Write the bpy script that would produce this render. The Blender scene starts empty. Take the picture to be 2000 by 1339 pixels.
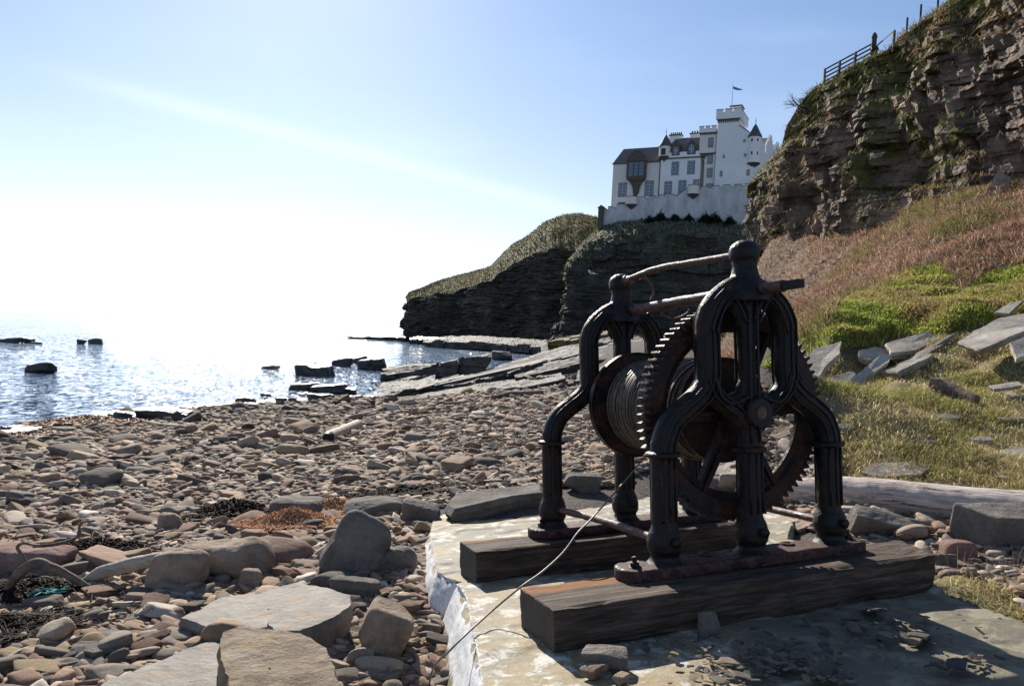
import bpy, bmesh, math, random
import numpy as np
from mathutils import Matrix, Vector
random.seed(7); RNG = np.random.default_rng(7)
R_ = math.radians
S = bpy.context.scene
COL = S.collection

# ------------------------------------------------------------------ camera
F, CX, CY = 1525., 1000., 669.5
ROLL, PITCH, CAMZ = R_(3.2), -(669.5-664)/F, 1.45
r0 = np.array([1., 0, 0]); FW = np.array([0, math.cos(PITCH), math.sin(PITCH)])
u0 = np.cross(r0, FW)
RT = r0*math.cos(ROLL)+u0*math.sin(ROLL); UP = -r0*math.sin(ROLL)+u0*math.cos(ROLL)
CAM = np.array([0, 0, CAMZ])
cd = bpy.data.cameras.new('camera'); cam = bpy.data.objects.new('camera', cd); COL.objects.link(cam)
cd.sensor_width = 36; cd.lens = 36*F/2000.; cd.clip_start = .05; cd.clip_end = 60000
cam.matrix_world = Matrix(((RT[0], UP[0], -FW[0], 0), (RT[1], UP[1], -FW[1], 0), (RT[2], UP[2], -FW[2], CAMZ), (0, 0, 0, 1)))
S.camera = cam
S.render.engine = 'CYCLES'
S.view_settings.view_transform = 'Standard'; S.view_settings.look = 'None'
S.view_settings.gamma = 1; S.view_settings.exposure = 0.75
S.cycles.use_denoising = True
S.cycles.max_bounces = 6; S.cycles.diffuse_bounces = 3; S.cycles.glossy_bounces = 3; S.cycles.transmission_bounces = 4
S.cycles.caustics_reflective = False; S.cycles.caustics_refractive = False

# ------------------------------------------------------------------ light
SUN_AZ, SUN_EL = -17., 31.
w = bpy.data.worlds.new('World'); S.world = w; w.use_nodes = True
nt = w.node_tree; bg = nt.nodes['Background']
sky = nt.nodes.new('ShaderNodeTexSky'); sky.sky_type = 'NISHITA'; sky.sun_disc = False
sky.sun_elevation = R_(SUN_EL); sky.sun_rotation = R_(SUN_AZ)
sky.air_density = 1.0; sky.dust_density = 0.2; sky.ozone_density = 1.2; sky.altitude = 0
bg.inputs['Strength'].default_value = 0.073
# a long soft vapour trail and faint high cirrus, both in the sky's own directions
def vnode(t, **k):
    n = nt.nodes.new(t)
    for a, b in k.items(): setattr(n, a, b)
    return n
def raydir(u, v):
    return RT*(u-CX)/F - UP*(v-CY)/F + FW
ta, tb = raydir(150, 150), raydir(1180, 432)
tn = np.cross(ta, tb); tn /= np.linalg.norm(tn)
tt = (ta/np.linalg.norm(ta)+tb/np.linalg.norm(tb)); tt /= np.linalg.norm(tt)
tc = vnode('ShaderNodeTexCoord')
def dot(vec):
    n = vnode('ShaderNodeVectorMath', operation='DOT_PRODUCT'); nt.links.new(tc.outputs['Generated'], n.inputs[0]); n.inputs[1].default_value = tuple(vec); return n.outputs['Value']
def mth(op, a, b=None, c=None):
    n = vnode('ShaderNodeMath', operation=op)
    for i, x in enumerate((a, b, c)):
        if x is None: continue
        if isinstance(x, (int, float)): n.inputs[i].default_value = x
        else: nt.links.new(x, n.inputs[i])
    return n.outputs[0]
no = vnode('ShaderNodeTexNoise'); no.inputs['Scale'].default_value = 5; no.inputs['Detail'].default_value = 5
nt.links.new(tc.outputs['Generated'], no.inputs['Vector'])
d = mth('ADD', dot(tn), mth('MULTIPLY', mth('SUBTRACT', no.outputs['Fac'], .5), .012))
band = mth('POWER', 2.718, mth('MULTIPLY', mth('POWER', mth('DIVIDE', mth('ABSOLUTE', d), .010), 2), -1))
halo = mth('POWER', 2.718, mth('MULTIPLY', mth('POWER', mth('DIVIDE', mth('ABSOLUTE', d), .045), 2), -1))
along = mth('SUBTRACT', dot(tt), .90)
fade = vnode('ShaderNodeMapRange', interpolation_type='SMOOTHSTEP'); nt.links.new(dot(tt), fade.inputs['Value'])
fade.inputs['From Min'].default_value = .925; fade.inputs['From Max'].default_value = .99
no2 = vnode('ShaderNodeTexNoise'); no2.inputs['Scale'].default_value = 3; no2.inputs['Detail'].default_value = 6
mp = vnode('ShaderNodeMapping'); mp.inputs['Scale'].default_value = (1, 1, 4); nt.links.new(tc.outputs['Generated'], mp.inputs[0]); nt.links.new(mp.outputs[0], no2.inputs['Vector'])
cir = vnode('ShaderNodeMapRange', interpolation_type='SMOOTHSTEP'); nt.links.new(no2.outputs['Fac'], cir.inputs['Value'])
cir.inputs['From Min'].default_value = .45; cir.inputs['From Max'].default_value = .8; cir.inputs['To Max'].default_value = .12
amt = mth('MULTIPLY', mth('ADD', mth('MULTIPLY', band, .30), mth('MULTIPLY', halo, .05)), fade.outputs[0])
amt = mth('MINIMUM', mth('ADD', amt, cir.outputs[0]), 1)
bw = vnode('ShaderNodeRGBToBW'); nt.links.new(sky.outputs[0], bw.inputs[0])
pale = vnode('ShaderNodeMix', data_type='RGBA', blend_type='MULTIPLY'); pale.inputs[0].default_value = 1
nt.links.new(bw.outputs[0], pale.inputs[6]); pale.inputs[7].default_value = (.93, 1.02, 1.14, 1)
sx_ = vnode('ShaderNodeSeparateXYZ'); nt.links.new(tc.outputs['Generated'], sx_.inputs[0])
lowf = vnode('ShaderNodeMapRange', interpolation_type='SMOOTHSTEP'); nt.links.new(sx_.outputs[2], lowf.inputs['Value'])
lowf.inputs['From Min'].default_value = -.02; lowf.inputs['From Max'].default_value = .42; lowf.inputs['To Min'].default_value = 1.; lowf.inputs['To Max'].default_value = .0
hz = vnode('ShaderNodeMix', data_type='RGBA'); nt.links.new(lowf.outputs[0], hz.inputs[0]); nt.links.new(sky.outputs[0], hz.inputs[6]); nt.links.new(pale.outputs[2], hz.inputs[7])
mx = vnode('ShaderNodeMix', data_type='RGBA'); nt.links.new(amt, mx.inputs[0]); nt.links.new(hz.outputs[2], mx.inputs[6])
mx.inputs[7].default_value = (9.5, 10, 10.5, 1)
tint = vnode('ShaderNodeMix', data_type='RGBA', blend_type='MULTIPLY'); tint.inputs[0].default_value = 1; nt.links.new(mx.outputs[2], tint.inputs[6]); tint.inputs[7].default_value = (.95, 1.0, 1.09, 1)
nt.links.new(tint.outputs[2], bg.inputs[0])
sl = bpy.data.lights.new('sun', 'SUN'); sun = bpy.data.objects.new('sun', sl); COL.objects.link(sun)
sl.energy = 5.0; sl.angle = R_(.55); sl.color = (1, .93, .82)
SD = np.array([math.sin(R_(SUN_AZ))*math.cos(R_(SUN_EL)), math.cos(R_(SUN_AZ))*math.cos(R_(SUN_EL)), math.sin(R_(SUN_EL))])
sun.rotation_euler = Vector(SD).to_track_quat('Z', 'Y').to_euler()

# ------------------------------------------------------------------ geometry helpers
def at(u, v, D): return CAM + D*raydir(u, v)
def onz(u, v, z):
    d = raydir(u, v); return CAM + d*(z-CAMZ)/d[2]
def project(P):
    q = np.asarray(P, float)-CAM; z = q@FW; zz = np.where(np.abs(z) < 1e-3, 1e-3, z)
    return CX+F*(q@RT)/zz, CY-F*(q@UP)/zz, z
# frame of the tilted slab the winch stands on
_v2 = raydir(384, 725); E2 = _v2/np.linalg.norm(_v2)
_y1 = 655.; _X = (-(F*F)-(_y1-CY)*(725-CY))/(384-CX)
_v1 = raydir(CX+_X, _y1); E1 = _v1/np.linalg.norm(_v1); E3 = np.cross(E1, E2)
HS = 1.40; OS = CAM-HS*E3
SM = Matrix(((E1[0], E2[0], E3[0], OS[0]), (E1[1], E2[1], E3[1], OS[1]), (E1[2], E2[2], E3[2], OS[2]), (0, 0, 0, 1)))
def lw(a, b, c): return OS+a*E1+b*E2+c*E3
def slab_px(u, v, c=0.):
    d = raydir(u, v); t = (c-HS)/(d@E3); p = CAM+t*d-OS; return np.array([p@E1, p@E2, c])
def loc_px(u, v, b):
    d = raydir(u, v); dl = np.array([d@E1, d@E2, d@E3]); c0 = np.array([0, 0, HS]); return c0+dl*(b/dl[1])

def hash3(ix, iy, iz, seed):
    h = (ix.astype(np.int64)*374761393 + iy.astype(np.int64)*668265263 + iz.astype(np.int64)*2147483647 + seed*974711) & 0xffffffff
    h = ((h ^ (h >> 13))*1274126177) & 0xffffffff; h = ((h ^ (h >> 16))*2246822519) & 0xffffffff
    return ((h ^ (h >> 15)) & 0xffffff)/float(0xffffff)
def vnoise(P, seed=0):
    i = np.floor(P); f = P-i; f = f*f*(3-2*f); i = i.astype(np.int64); o = 0
    for dx in (0, 1):
        for dy in (0, 1):
            for dz in (0, 1):
                wgt = (f[:, 0] if dx else 1-f[:, 0])*(f[:, 1] if dy else 1-f[:, 1])*(f[:, 2] if dz else 1-f[:, 2])
                o = o+wgt*hash3(i[:, 0]+dx, i[:, 1]+dy, i[:, 2]+dz, seed)
    return o*2-1
def fbm(P, sc, octv=4, seed=0, gain=.5):
    P = np.asarray(P, float); o = 0; a = 1; t = 0
    sc = np.asarray(sc, float)
    for k in range(octv):
        o = o+a*vnoise(P*sc*2**k+k*17.3, seed+k); t += a; a *= gain
    return o/t

def fast_mesh(name, V, quads=None, tris=None, col=None, smooth=False, extra=None):
    me = bpy.data.meshes.new(name)
    V = np.ascontiguousarray(V, np.float32)
    q = np.zeros((0, 4), np.int32) if quads is None else np.asarray(quads, np.int32)
    t = np.zeros((0, 3), np.int32) if tris is None else np.asarray(tris, np.int32)
    me.vertices.add(len(V)); me.vertices.foreach_set('co', V.ravel())
    nl = q.size+t.size; me.loops.add(nl); me.loops.foreach_set('vertex_index', np.concatenate([q.ravel(), t.ravel()]))
    me.polygons.add(len(q)+len(t))
    me.polygons.foreach_set('loop_start', np.concatenate([np.arange(len(q))*4, len(q)*4+np.arange(len(t))*3]).astype(np.int32))
    me.polygons.foreach_set('use_smooth', np.full(len(q)+len(t), smooth))
    for nm, c in ([('col', col)] if col is not None else [])+list((extra or {}).items()):
        c = np.asarray(c, np.float32)
        if c.ndim == 1: at_ = me.attributes.new(nm, 'FLOAT', 'POINT'); at_.data.foreach_set('value', c)
        else:
            if c.shape[1] == 3: c = np.concatenate([c, np.ones((len(c), 1), np.float32)], 1)
            at_ = me.attributes.new(nm, 'FLOAT_COLOR', 'POINT'); at_.data.foreach_set('color', c.ravel())
    me.update(calc_edges=True); me.validate()
    return me
def gridq(nr, nc, off=0, wrap=False):
    i, j = np.meshgrid(np.arange(nr-1), np.arange(nc if wrap else nc-1), indexing='ij')
    j2 = (j+1) % nc
    return (np.stack([i*nc+j, i*nc+j2, (i+1)*nc+j2, (i+1)*nc+j], -1).reshape(-1, 4)+off)
def obj(name, me, mat=None, parent=None, loc=None, label=None, cat=None, group=None, kind=None):
    o = bpy.data.objects.new(name, me); COL.objects.link(o)
    if mat is not None and me is not None: me.materials.clear(); me.materials.append(mat)
    if parent is not None: o.parent = parent
    if loc is not None: o.location = tuple(loc)
    if label: o['label'] = label
    if cat: o['category'] = cat
    if group: o['group'] = group
    if kind: o['kind'] = kind
    return o
def thing(name, label, cat, loc=(0, 0, 0), group=None, mw=None):
    o = obj(name, None, None, None, loc, label, cat, group)
    o.empty_display_size = .2
    if mw is not None: o.matrix_world = mw
    return o
class MB:
    """collects simple solids into one mesh"""
    def __init__(s): s.V = []; s.Q = []; s.T = []; s.n = 0
    def add(s, V, Q=None, T=None):
        V = np.asarray(V, float); s.V.append(V)
        if Q is not None: s.Q.append(np.asarray(Q)+s.n)
        if T is not None: s.T.append(np.asarray(T)+s.n)
        s.n += len(V); return s
    def box(s, a, b):
        x0, y0, z0 = a; x1, y1, z1 = b
        V = [(x0, y0, z0), (x1, y0, z0), (x1, y1, z0), (x0, y1, z0), (x0, y0, z1), (x1, y0, z1), (x1, y1, z1), (x0, y1, z1)]
        return s.add(V, [(0, 3, 2, 1), (4, 5, 6, 7), (0, 1, 5, 4), (1, 2, 6, 5), (2, 3, 7, 6), (3, 0, 4, 7)])
    def quad3(s, pts, th):
        """prism: polygon pts extruded by vector th"""
        P = np.asarray(pts, float); n = len(P); V = np.concatenate([P, P+np.asarray(th, float)])
        Q = [(i, (i+1) % n, (i+1) % n+n, i+n) for i in range(n)]
        T = [(0, i+1, i) for i in range(1, n-1)]+[(n, n+i, n+i+1) for i in range(1, n-1)]
        return s.add(V, Q, T)
    def tube(s, pts, r, n=12, cap=True, ell=None, axis=None):
        """tube along pts; r scalar or list; ell=(ratio, axisvector) flattens section"""
        P = np.asarray(pts, float); m = len(P); r = np.broadcast_to(np.asarray(r, float), (m,))
        Tn = np.gradient(P, axis=0); Tn /= np.linalg.norm(Tn, axis=1)[:, None]+1e-12
        a = np.array(axis if axis is not None else ([0, 0, 1] if abs(Tn[0][2]) < .9 else [1, 0, 0]), float)
        rings = []
        for k in range(m):
            x = np.cross(Tn[k], a); x /= np.linalg.norm(x)+1e-12; y = np.cross(Tn[k], x)
            if axis is None: a = -y if np.dot(-y, a) > 0 else y
            an = np.linspace(0, 2*math.pi, n, endpoint=False)
            ry = r[k]*(ell if ell else 1)
            rings.append(P[k]+np.outer(np.cos(an)*r[k], x)+np.outer(np.sin(an)*ry, y))
        V = np.concatenate(rings); Q = gridq(m, n, 0, True)
        if cap:
            V = np.concatenate([V, P[:1], P[-1:]]); c0, c1 = m*n, m*n+1
            T = [(c0, (i+1) % n, i) for i in range(n)]+[(c1, (m-1)*n+i, (m-1)*n+(i+1) % n) for i in range(n)]
            return s.add(V, Q, T)
        return s.add(V, Q)
    def lathe(s, prof, c, ax, n=48):
        """profile [(r,h)] revolved about axis ax through c"""
        ax = np.asarray(ax, float); x = np.cross(ax, [0, 0, 1] if abs(ax[2]) < .9 else [1, 0, 0]); x /= np.linalg.norm(x); y = np.cross(ax, x)
        an = np.linspace(0, 2*math.pi, n, endpoint=False); V = []
        for r, h in prof: V.append(np.asarray(c)+h*ax+np.outer(np.cos(an)*r, x)+np.outer(np.sin(an)*r, y))
        return s.add(np.concatenate(V), gridq(len(prof), n, 0, True))
    def mesh(s, name, smooth=False, ang=None):
        me = fast_mesh(name, np.concatenate(s.V), np.concatenate(s.Q) if s.Q else None, np.concatenate(s.T) if s.T else None, smooth=smooth)
        bm = bmesh.new(); bm.from_mesh(me); bmesh.ops.recalc_face_normals(bm, faces=bm.faces); bm.to_mesh(me); bm.free()
        if ang: 
            try: me.set_sharp_from_angle(angle=R_(ang))
            except Exception: pass
        return me
def smooth_line(pts, n):
    P = np.asarray(pts, float); out = []
    Q = np.concatenate([[2*P[0]-P[1]], P, [2*P[-1]-P[-2]]])
    m = len(P)-1
    for t in np.linspace(0, m-1e-9, n):
        i = int(t); f = t-i; p0, p1, p2, p3 = Q[i:i+4]
        out.append(.5*((2*p1)+(-p0+p2)*f+(2*p0-5*p1+4*p2-p3)*f*f+(-p0+3*p1-3*p2+p3)*f**3))
    return np.array(out)
def remesh(me, voxel, name, smooth_it=2):
    o = bpy.data.objects.new('tmp', me); COL.objects.link(o)
    m = o.modifiers.new('r', 'REMESH'); m.mode = 'VOXEL'; m.voxel_size = voxel
    if smooth_it: k = o.modifiers.new('s', 'SMOOTH'); k.iterations = smooth_it; k.factor = .5
    dg = bpy.context.evaluated_depsgraph_get(); e = o.evaluated_get(dg)
    r = bpy.data.meshes.new_from_object(e); r.name = name
    bpy.data.objects.remove(o); 
    r.polygons.foreach_set('use_smooth', np.ones(len(r.polygons), bool)); r.materials.clear()
    return r
def getco(me):
    a = np.empty(len(me.vertices)*3, np.float32); me.vertices.foreach_get('co', a); return a.reshape(-1, 3).astype(float)
def getno(me):
    a = np.empty(len(me.vertices)*3, np.float32); me.vertices.foreach_get('normal', a); return a.reshape(-1, 3).astype(float)
def setco(me, V): me.vertices.foreach_set('co', np.ascontiguousarray(V, np.float32).ravel()); me.update()

# cube-sphere and analytic convex stones
_cs = {}
def cubesphere(n):
    if n in _cs: return _cs[n]
    idx = {}; V = []; Q = []
    def vid(p):
        k = tuple(int(round(c*1e5)) for c in p)
        if k not in idx: idx[k] = len(V); V.append(p)
        return idx[k]
    g = np.tan(np.linspace(-1, 1, n+1)*math.pi/4)
    for ax in range(3):
        for sg in (-1, 1):
            for i in range(n):
                for j in range(n):
                    f = []
                    for (a, b) in ((i, j), (i+1, j), (i+1, j+1), (i, j+1)):
                        p = [0, 0, 0]; p[ax] = sg; p[(ax+1) % 3] = g[a]; p[(ax+2) % 3] = g[b]; f.append(vid(tuple(p)))
                    Q.append(f if sg > 0 else f[::-1])
    V = np.array(V, float); V /= np.linalg.norm(V, axis=1)[:, None]
    _cs[n] = (V, np.array(Q)); return _cs[n]
def stone(dims, seed, n=20, p=10, extra=6, rough=.03, strata=0., cut=.25, fine=1.):
    """convex faceted stone of half sizes dims"""
    rg = np.random.default_rng(seed); D, Q = cubesphere(n)
    N = []; d = []
    for ax in range(3):
        for sg in (-1, 1):
            v = np.zeros(3); v[ax] = sg; v += rg.normal(0, .12 if ax < 2 else .05, 3); v /= np.linalg.norm(v); N.append(v); d.append(rg.uniform(.85, 1))
    for k in range(extra):
        v = rg.normal(0, 1, 3); v /= np.linalg.norm(v); N.append(v); d.append(rg.uniform(1.0-cut, 1.15))
    N = np.array(N); d = np.array(d)
    m = np.maximum(D@N.T/d, 0)**p
    r = m.sum(1)**(-1./p); V = D*r[:, None]*np.asarray(dims)
    s = float(np.mean(dims)); nn = D/np.asarray(dims); nn /= np.linalg.norm(nn, axis=1)[:, None]
    off = rough*s*(fbm(V/s, 1.2, 2, seed)*1.6+fine*.7*fbm(V/s, 4., 3, seed+5))
    if strata:
        lay = np.floor(V[:, 2]/strata+.6*fbm(V/s, .8, 2, seed+9)); side = 1-np.abs(nn[:, 2])
        off = off+side*rough*s*1.6*(hash3(lay.astype(int), lay.astype(int)*0, lay.astype(int)*0, seed)-.5)
    return V+nn*off[:, None], Q
print('helpers ok')

# ------------------------------------------------------------------ materials
class NT:
    def __init__(s, name, rough=.8, spec=.3, metal=0.):
        s.m = bpy.data.materials.new(name); s.m.use_nodes = True; s.t = s.m.node_tree; s.b = s.t.nodes['Principled BSDF']
        s.b.inputs['Roughness'].default_value = rough; s.b.inputs['Specular IOR Level'].default_value = spec; s.b.inputs['Metallic'].default_value = metal
        s.co = None
    def n(s, t, **k):
        n = s.t.nodes.new(t)
        for a, b in k.items(): setattr(n, a, b)
        return n
    def l(s, a, b): s.t.links.new(a, b)
    def coord(s, kind='Object', scale=(1, 1, 1), rand=False):
        tc = s.n('ShaderNodeTexCoord'); mp = s.n('ShaderNodeMapping'); s.l(tc.outputs[kind], mp.inputs[0]); mp.inputs['Scale'].default_value = scale
        if rand:
            oi = s.n('ShaderNodeObjectInfo'); c = s.n('ShaderNodeCombineXYZ'); mu = s.math('MULTIPLY', oi.outputs['Random'], 37.)
            s.l(mu, c.inputs[0]); s.l(mu, c.inputs[1]); s.l(c.outputs[0], mp.inputs['Location'])
        return mp.outputs[0]
    def math(s, op, a, b=None, c=None, clamp=False):
        n = s.n('ShaderNodeMath', operation=op); n.use_clamp = clamp
        for i, x in enumerate((a, b, c)):
            if x is None: continue
            if isinstance(x, (int, float)): n.inputs[i].default_value = x
            else: s.l(x, n.inputs[i])
        return n.outputs[0]
    def noise(s, scale, detail=4, rough=.55, co=None, dist=0., kind='ShaderNodeTexNoise'):
        n = s.n(kind); n.inputs['Scale'].default_value = scale
        if 'Detail' in n.inputs: n.inputs['Detail'].default_value = detail
        if 'Roughness' in n.inputs: n.inputs['Roughness'].default_value = rough
        if 'Distortion' in n.inputs: n.inputs['Distortion'].default_value = dist
        if co is None: co = s.co or s.coord()
        s.l(co, n.inputs['Vector']); return n.outputs[0]
    def voro(s, scale, co=None, feature='F1', out='Distance', rnd=1.):
        n = s.n('ShaderNodeTexVoronoi', feature=feature); n.inputs['Scale'].default_value = scale; n.inputs['Randomness'].default_value = rnd
        s.l(co or s.co or s.coord(), n.inputs['Vector']); return n.outputs[out]
    def ramp(s, f, stops, interp='LINEAR'):
        n = s.n('ShaderNodeValToRGB'); e = n.color_ramp; e.interpolation = interp
        while len(e.elements) < len(stops): e.elements.new(.5)
        for k, (p, c) in enumerate(stops):
            e.elements[k].position = p; e.elements[k].color = (c, c, c, 1) if isinstance(c, (int, float)) else tuple(c)+(1,)
        s.l(f, n.inputs[0]); return n.outputs[0]
    def step(s, f, a, b, lo=0., hi=1.):
        n = s.n('ShaderNodeMapRange', interpolation_type='SMOOTHSTEP'); s.l(f, n.inputs[0])
        for i, x in enumerate((a, b, lo, hi)): n.inputs[i+1].default_value = x
        return n.outputs[0]
    def mix(s, f, a, b, mode='MIX'):
        n = s.n('ShaderNodeMix', data_type='RGBA', blend_type=mode)
        for i, x in ((0, f), (6, a), (7, b)):
            if isinstance(x, (int, float)): n.inputs[i].default_value = x if i == 0 else (x, x, x, 1)
            elif isinstance(x, tuple): n.inputs[i].default_value = x+(1,)
            else: s.l(x, n.inputs[i])
        return n.outputs[2]
    def attr(s, name, out='Color'):
        n = s.n('ShaderNodeAttribute'); n.attribute_name = name; return n.outputs[out]
    def geo(s, out): return s.n('ShaderNodeNewGeometry').outputs[out]
    def sepz(s, v, k=2):
        n = s.n('ShaderNodeSeparateXYZ'); s.l(v, n.inputs[0]); return n.outputs[k]
    def bump(s, h, dist, strength=1.):
        n = s.n('ShaderNodeBump'); n.inputs['Distance'].default_value = dist; n.inputs['Strength'].default_value = strength
        s.l(h, n.inputs['Height'])
        if s.b.inputs['Normal'].links: s.l(s.b.inputs['Normal'].links[0].from_socket, n.inputs['Normal'])
        s.l(n.outputs[0], s.b.inputs['Normal'])
    def base(s, c):
        if isinstance(c, tuple): s.b.inputs['Base Color'].default_value = c+(1,)
        else: s.l(c, s.b.inputs['Base Color'])
    def rough(s, c): s.l(c, s.b.inputs['Roughness'])

def rockmat(name, c0, c1, c2, scale=3., bump=.02, lich=None, rough=.88, spec=.12, rand=True, strata=0., speck=.5):
    t = NT(name, rough, spec); t.co = t.coord('Object', rand=rand)
    a = t.noise(scale, 5, .6); c = t.ramp(a, [(.3, c0), (.5, c1), (.72, c2)])
    f = t.noise(scale*9, 4, .7); c = t.mix(speck, c, t.ramp(f, [(.3, .35), (.5, .5), (.75, .62)]), 'OVERLAY')
    if strata:
        n = t.noise(1., 3, .6, t.coord('Object', (.25, .25, strata), rand)); c = t.mix(.6, c, t.ramp(n, [(.35, .3), (.5, .5), (.65, .62)]), 'OVERLAY'); t.bump(n, bump*1.2, .8)
    if lich:
        l = t.noise(scale*1.7, 5, .7, dist=.4); c = t.mix(t.step(l, .54, .62), c, lich)
    t.base(c); h = t.noise(scale*4, 6, .65); t.bump(h, bump, .9); t.bump(t.noise(scale*22, 3, .6), bump*.25, .7)
    return t.m
M = {}
M['grey'] = rockmat('grey_sandstone', (.10, .088, .077), (.155, .138, .122), (.22, .20, .175), 3.2, .035, speck=.75)
M['brown'] = rockmat('brown_sandstone', (.16, .12, .09), (.26, .20, .15), (.36, .29, .225), 3.0, .03, speck=.7)
M['red'] = rockmat('red_sandstone', (.15, .085, .07), (.21, .13, .11), (.27, .19, .16), 3., .02, speck=.6)
M['pale'] = rockmat('pale_flagstone', (.13, .115, .10), (.20, .18, .155), (.285, .26, .225), 2.6, .02, lich=(.235, .17, .115), rough=.7, spec=.15)
M['flag'] = rockmat('weathered_flagstone', (.19, .165, .135), (.34, .305, .26), (.50, .455, .39), 2.2, .025, strata=0)
M['ledge'] = rockmat('tidal_ledge_rock', (.045, .042, .040), (.085, .080, .072), (.15, .14, .125), .6, .08, rough=.75, spec=.2, strata=5)
M['lichen'] = rockmat('lichened_block', (.07, .065, .05), (.14, .12, .07), (.24, .19, .07), 1., .05, rough=.8)
M['wetrock'] = rockmat('wet_sea_rock', (.012, .012, .013), (.028, .026, .024), (.05, .045, .038), 1.2, .05, rough=.35, spec=.5)
M['rough'] = rockmat('rough_brown_rock', (.11, .085, .06), (.21, .165, .12), (.32, .27, .21), 3., .03, lich=(.26, .20, .12), rough=.85)

def pebmat(name, attr):
    t = NT(name, .85, .12)
    c = t.attr('col') if attr else t.n('ShaderNodeObjectInfo').outputs['Color']
    co = t.coord('Object', rand=not attr); t.co = co
    a = t.noise(9, 5, .65); f = t.noise(60, 3, .7)
    c = t.mix(.8, c, t.ramp(a, [(.3, .36), (.55, .52), (.75, .66)]), 'OVERLAY')
    c = t.mix(.45, c, t.ramp(f, [(.3, .3), (.5, .5), (.7, .66)]), 'OVERLAY')
    t.base(c); t.bump(a, .01, .6); t.bump(f, .002, .6); return t.m
M['peb'] = pebmat('pebble_mixed', True); M['pebo'] = pebmat('pebble_single', False)

t = NT('blade', .6, .25); c = t.attr('col'); t.base(c)
try: t.b.inputs['Subsurface Weight'].default_value = 0
except Exception: pass
tr = t.n('ShaderNodeBsdfTranslucent'); t.l(c, tr.inputs['Color']); ms = t.n('ShaderNodeMixShader'); ms.inputs[0].default_value = .5
t.l(t.b.outputs[0], ms.inputs[1]); t.l(tr.outputs[0], ms.inputs[2]); t.l(ms.outputs[0], t.t.nodes['Material Output'].inputs[0]); M['blade'] = t.m

# ground: zone weights stored per vertex
t = NT('ground_mix', .9, .15); t.co = t.coord('Object')
zc = t.attr('zone'); sp = t.n('ShaderNodeSeparateColor'); t.l(zc, sp.inputs[0])
g1 = t.noise(1.3, 5, .65); g2 = t.noise(9, 4, .7); g3 = t.noise(40, 3, .7)
shing = t.ramp(g3, [(.3, (.035, .03, .026)), (.5, (.085, .07, .06)), (.7, (.16, .135, .115))])
grass = t.mix(t.step(g2, .4, .62), (.13, .125, .04), (.24, .20, .09)); grass = t.mix(t.step(g1, .45, .62), grass, (.20, .155, .08))
green = t.mix(t.step(g2, .38, .62), (.045, .075, .012), (.10, .125, .025)); green = t.mix(t.step(g1, .54, .7), green, (.14, .12, .05))
brk = t.mix(t.step(g2, .4, .6), (.075, .045, .028), (.17, .12, .08)); brk = t.mix(t.step(g1, .56, .66), brk, (.10, .105, .04))
c = t.mix(sp.outputs[0], shing, grass); c = t.mix(sp.outputs[1], c, green); c = t.mix(sp.outputs[2], c, brk)
t.base(c); t.bump(g2, .05, .8); t.bump(g3, .02, .8); M['ground'] = t.m

def cliffmat(name, rc, vc, strata, nz=(.35, .6), sc=.5, bump=.15, layer=1.):
    t = NT(name, .85, .2); t.co = t.coord('Object')
    big = t.noise(sc, 4, .6); fine = t.noise(sc*7, 5, .7)
    lay = t.noise(1., 5, .7, t.coord('Object', (.06, .06, strata)))
    blk = t.voro(1., t.coord('Object', (.55*layer, .55*layer, 1.1*layer)), 'DISTANCE_TO_EDGE')
    c = t.ramp(big, [(.3, rc[0]), (.5, rc[1]), (.7, rc[2])])
    c = t.mix(.75, c, t.ramp(lay, [(.35, .28), (.5, .5), (.65, .68)]), 'OVERLAY'); c = t.mix(.6, c, t.ramp(fine, [(.3, .3), (.5, .5), (.7, .68)]), 'OVERLAY')
    nzv = t.sepz(t.geo('Normal')); m1 = t.noise(sc*3, 5, .7)
    veg = t.ramp(t.noise(sc*4, 4, .6), [(.3, vc[0]), (.5, vc[1]), (.7, vc[2])])
    msk = t.step(t.math('ADD', nzv, t.math('MULTIPLY', t.math('SUBTRACT', m1, .5), 1.1)), nz[0], nz[1])
    msk = t.math('MAXIMUM', msk, t.attr('veg', 'Fac')); c = t.mix(msk, c, veg)
    t.base(c); t.bump(t.math('MULTIPLY', t.step(blk, 0., .06), 1.), bump*.5, .6); t.bump(lay, bump, .8); t.bump(fine, bump*.6, .8)
    return t.m
M['cliff'] = cliffmat('cliff_sandstone', ((.045, .033, .026), (.145, .102, .075), (.30, .22, .165)), ((.05, .055, .014), (.10, .10, .028), (.17, .13, .05)), 3., (.55, .75), .6, .14)
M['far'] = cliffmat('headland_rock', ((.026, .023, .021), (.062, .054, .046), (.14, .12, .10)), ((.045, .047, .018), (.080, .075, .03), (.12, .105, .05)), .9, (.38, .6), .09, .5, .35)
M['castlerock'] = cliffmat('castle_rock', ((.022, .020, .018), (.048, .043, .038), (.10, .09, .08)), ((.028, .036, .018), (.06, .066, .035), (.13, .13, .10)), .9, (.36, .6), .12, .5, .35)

# sea
t = NT('sea_water', .03, .5); t.co = t.coord('Object')
t.b.inputs['IOR'].default_value = 1.30
a = t.noise(.55, 5, .62, t.coord('Object', (1, 1.6, 1))); b_ = t.noise(3.2, 4, .6, t.coord('Object', (1, 1.5, 1))); c_ = t.noise(13, 3, .6)
sw = t.noise(.09, 4, .6, t.coord('Object', (1, 3.0, 1)))
fo = t.attr('foam', 'Fac'); fn = t.noise(2.2, 6, .75)
fm_ = t.step(t.math('ADD', fo, t.math('MULTIPLY', t.math('SUBTRACT', fn, .5), 1.5)), .55, .8)
t.base(t.mix(fm_, (.055, .095, .15), (.75, .77, .78))); t.rough(t.math('ADD', t.math('MULTIPLY', fm_, .6), .03))

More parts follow.
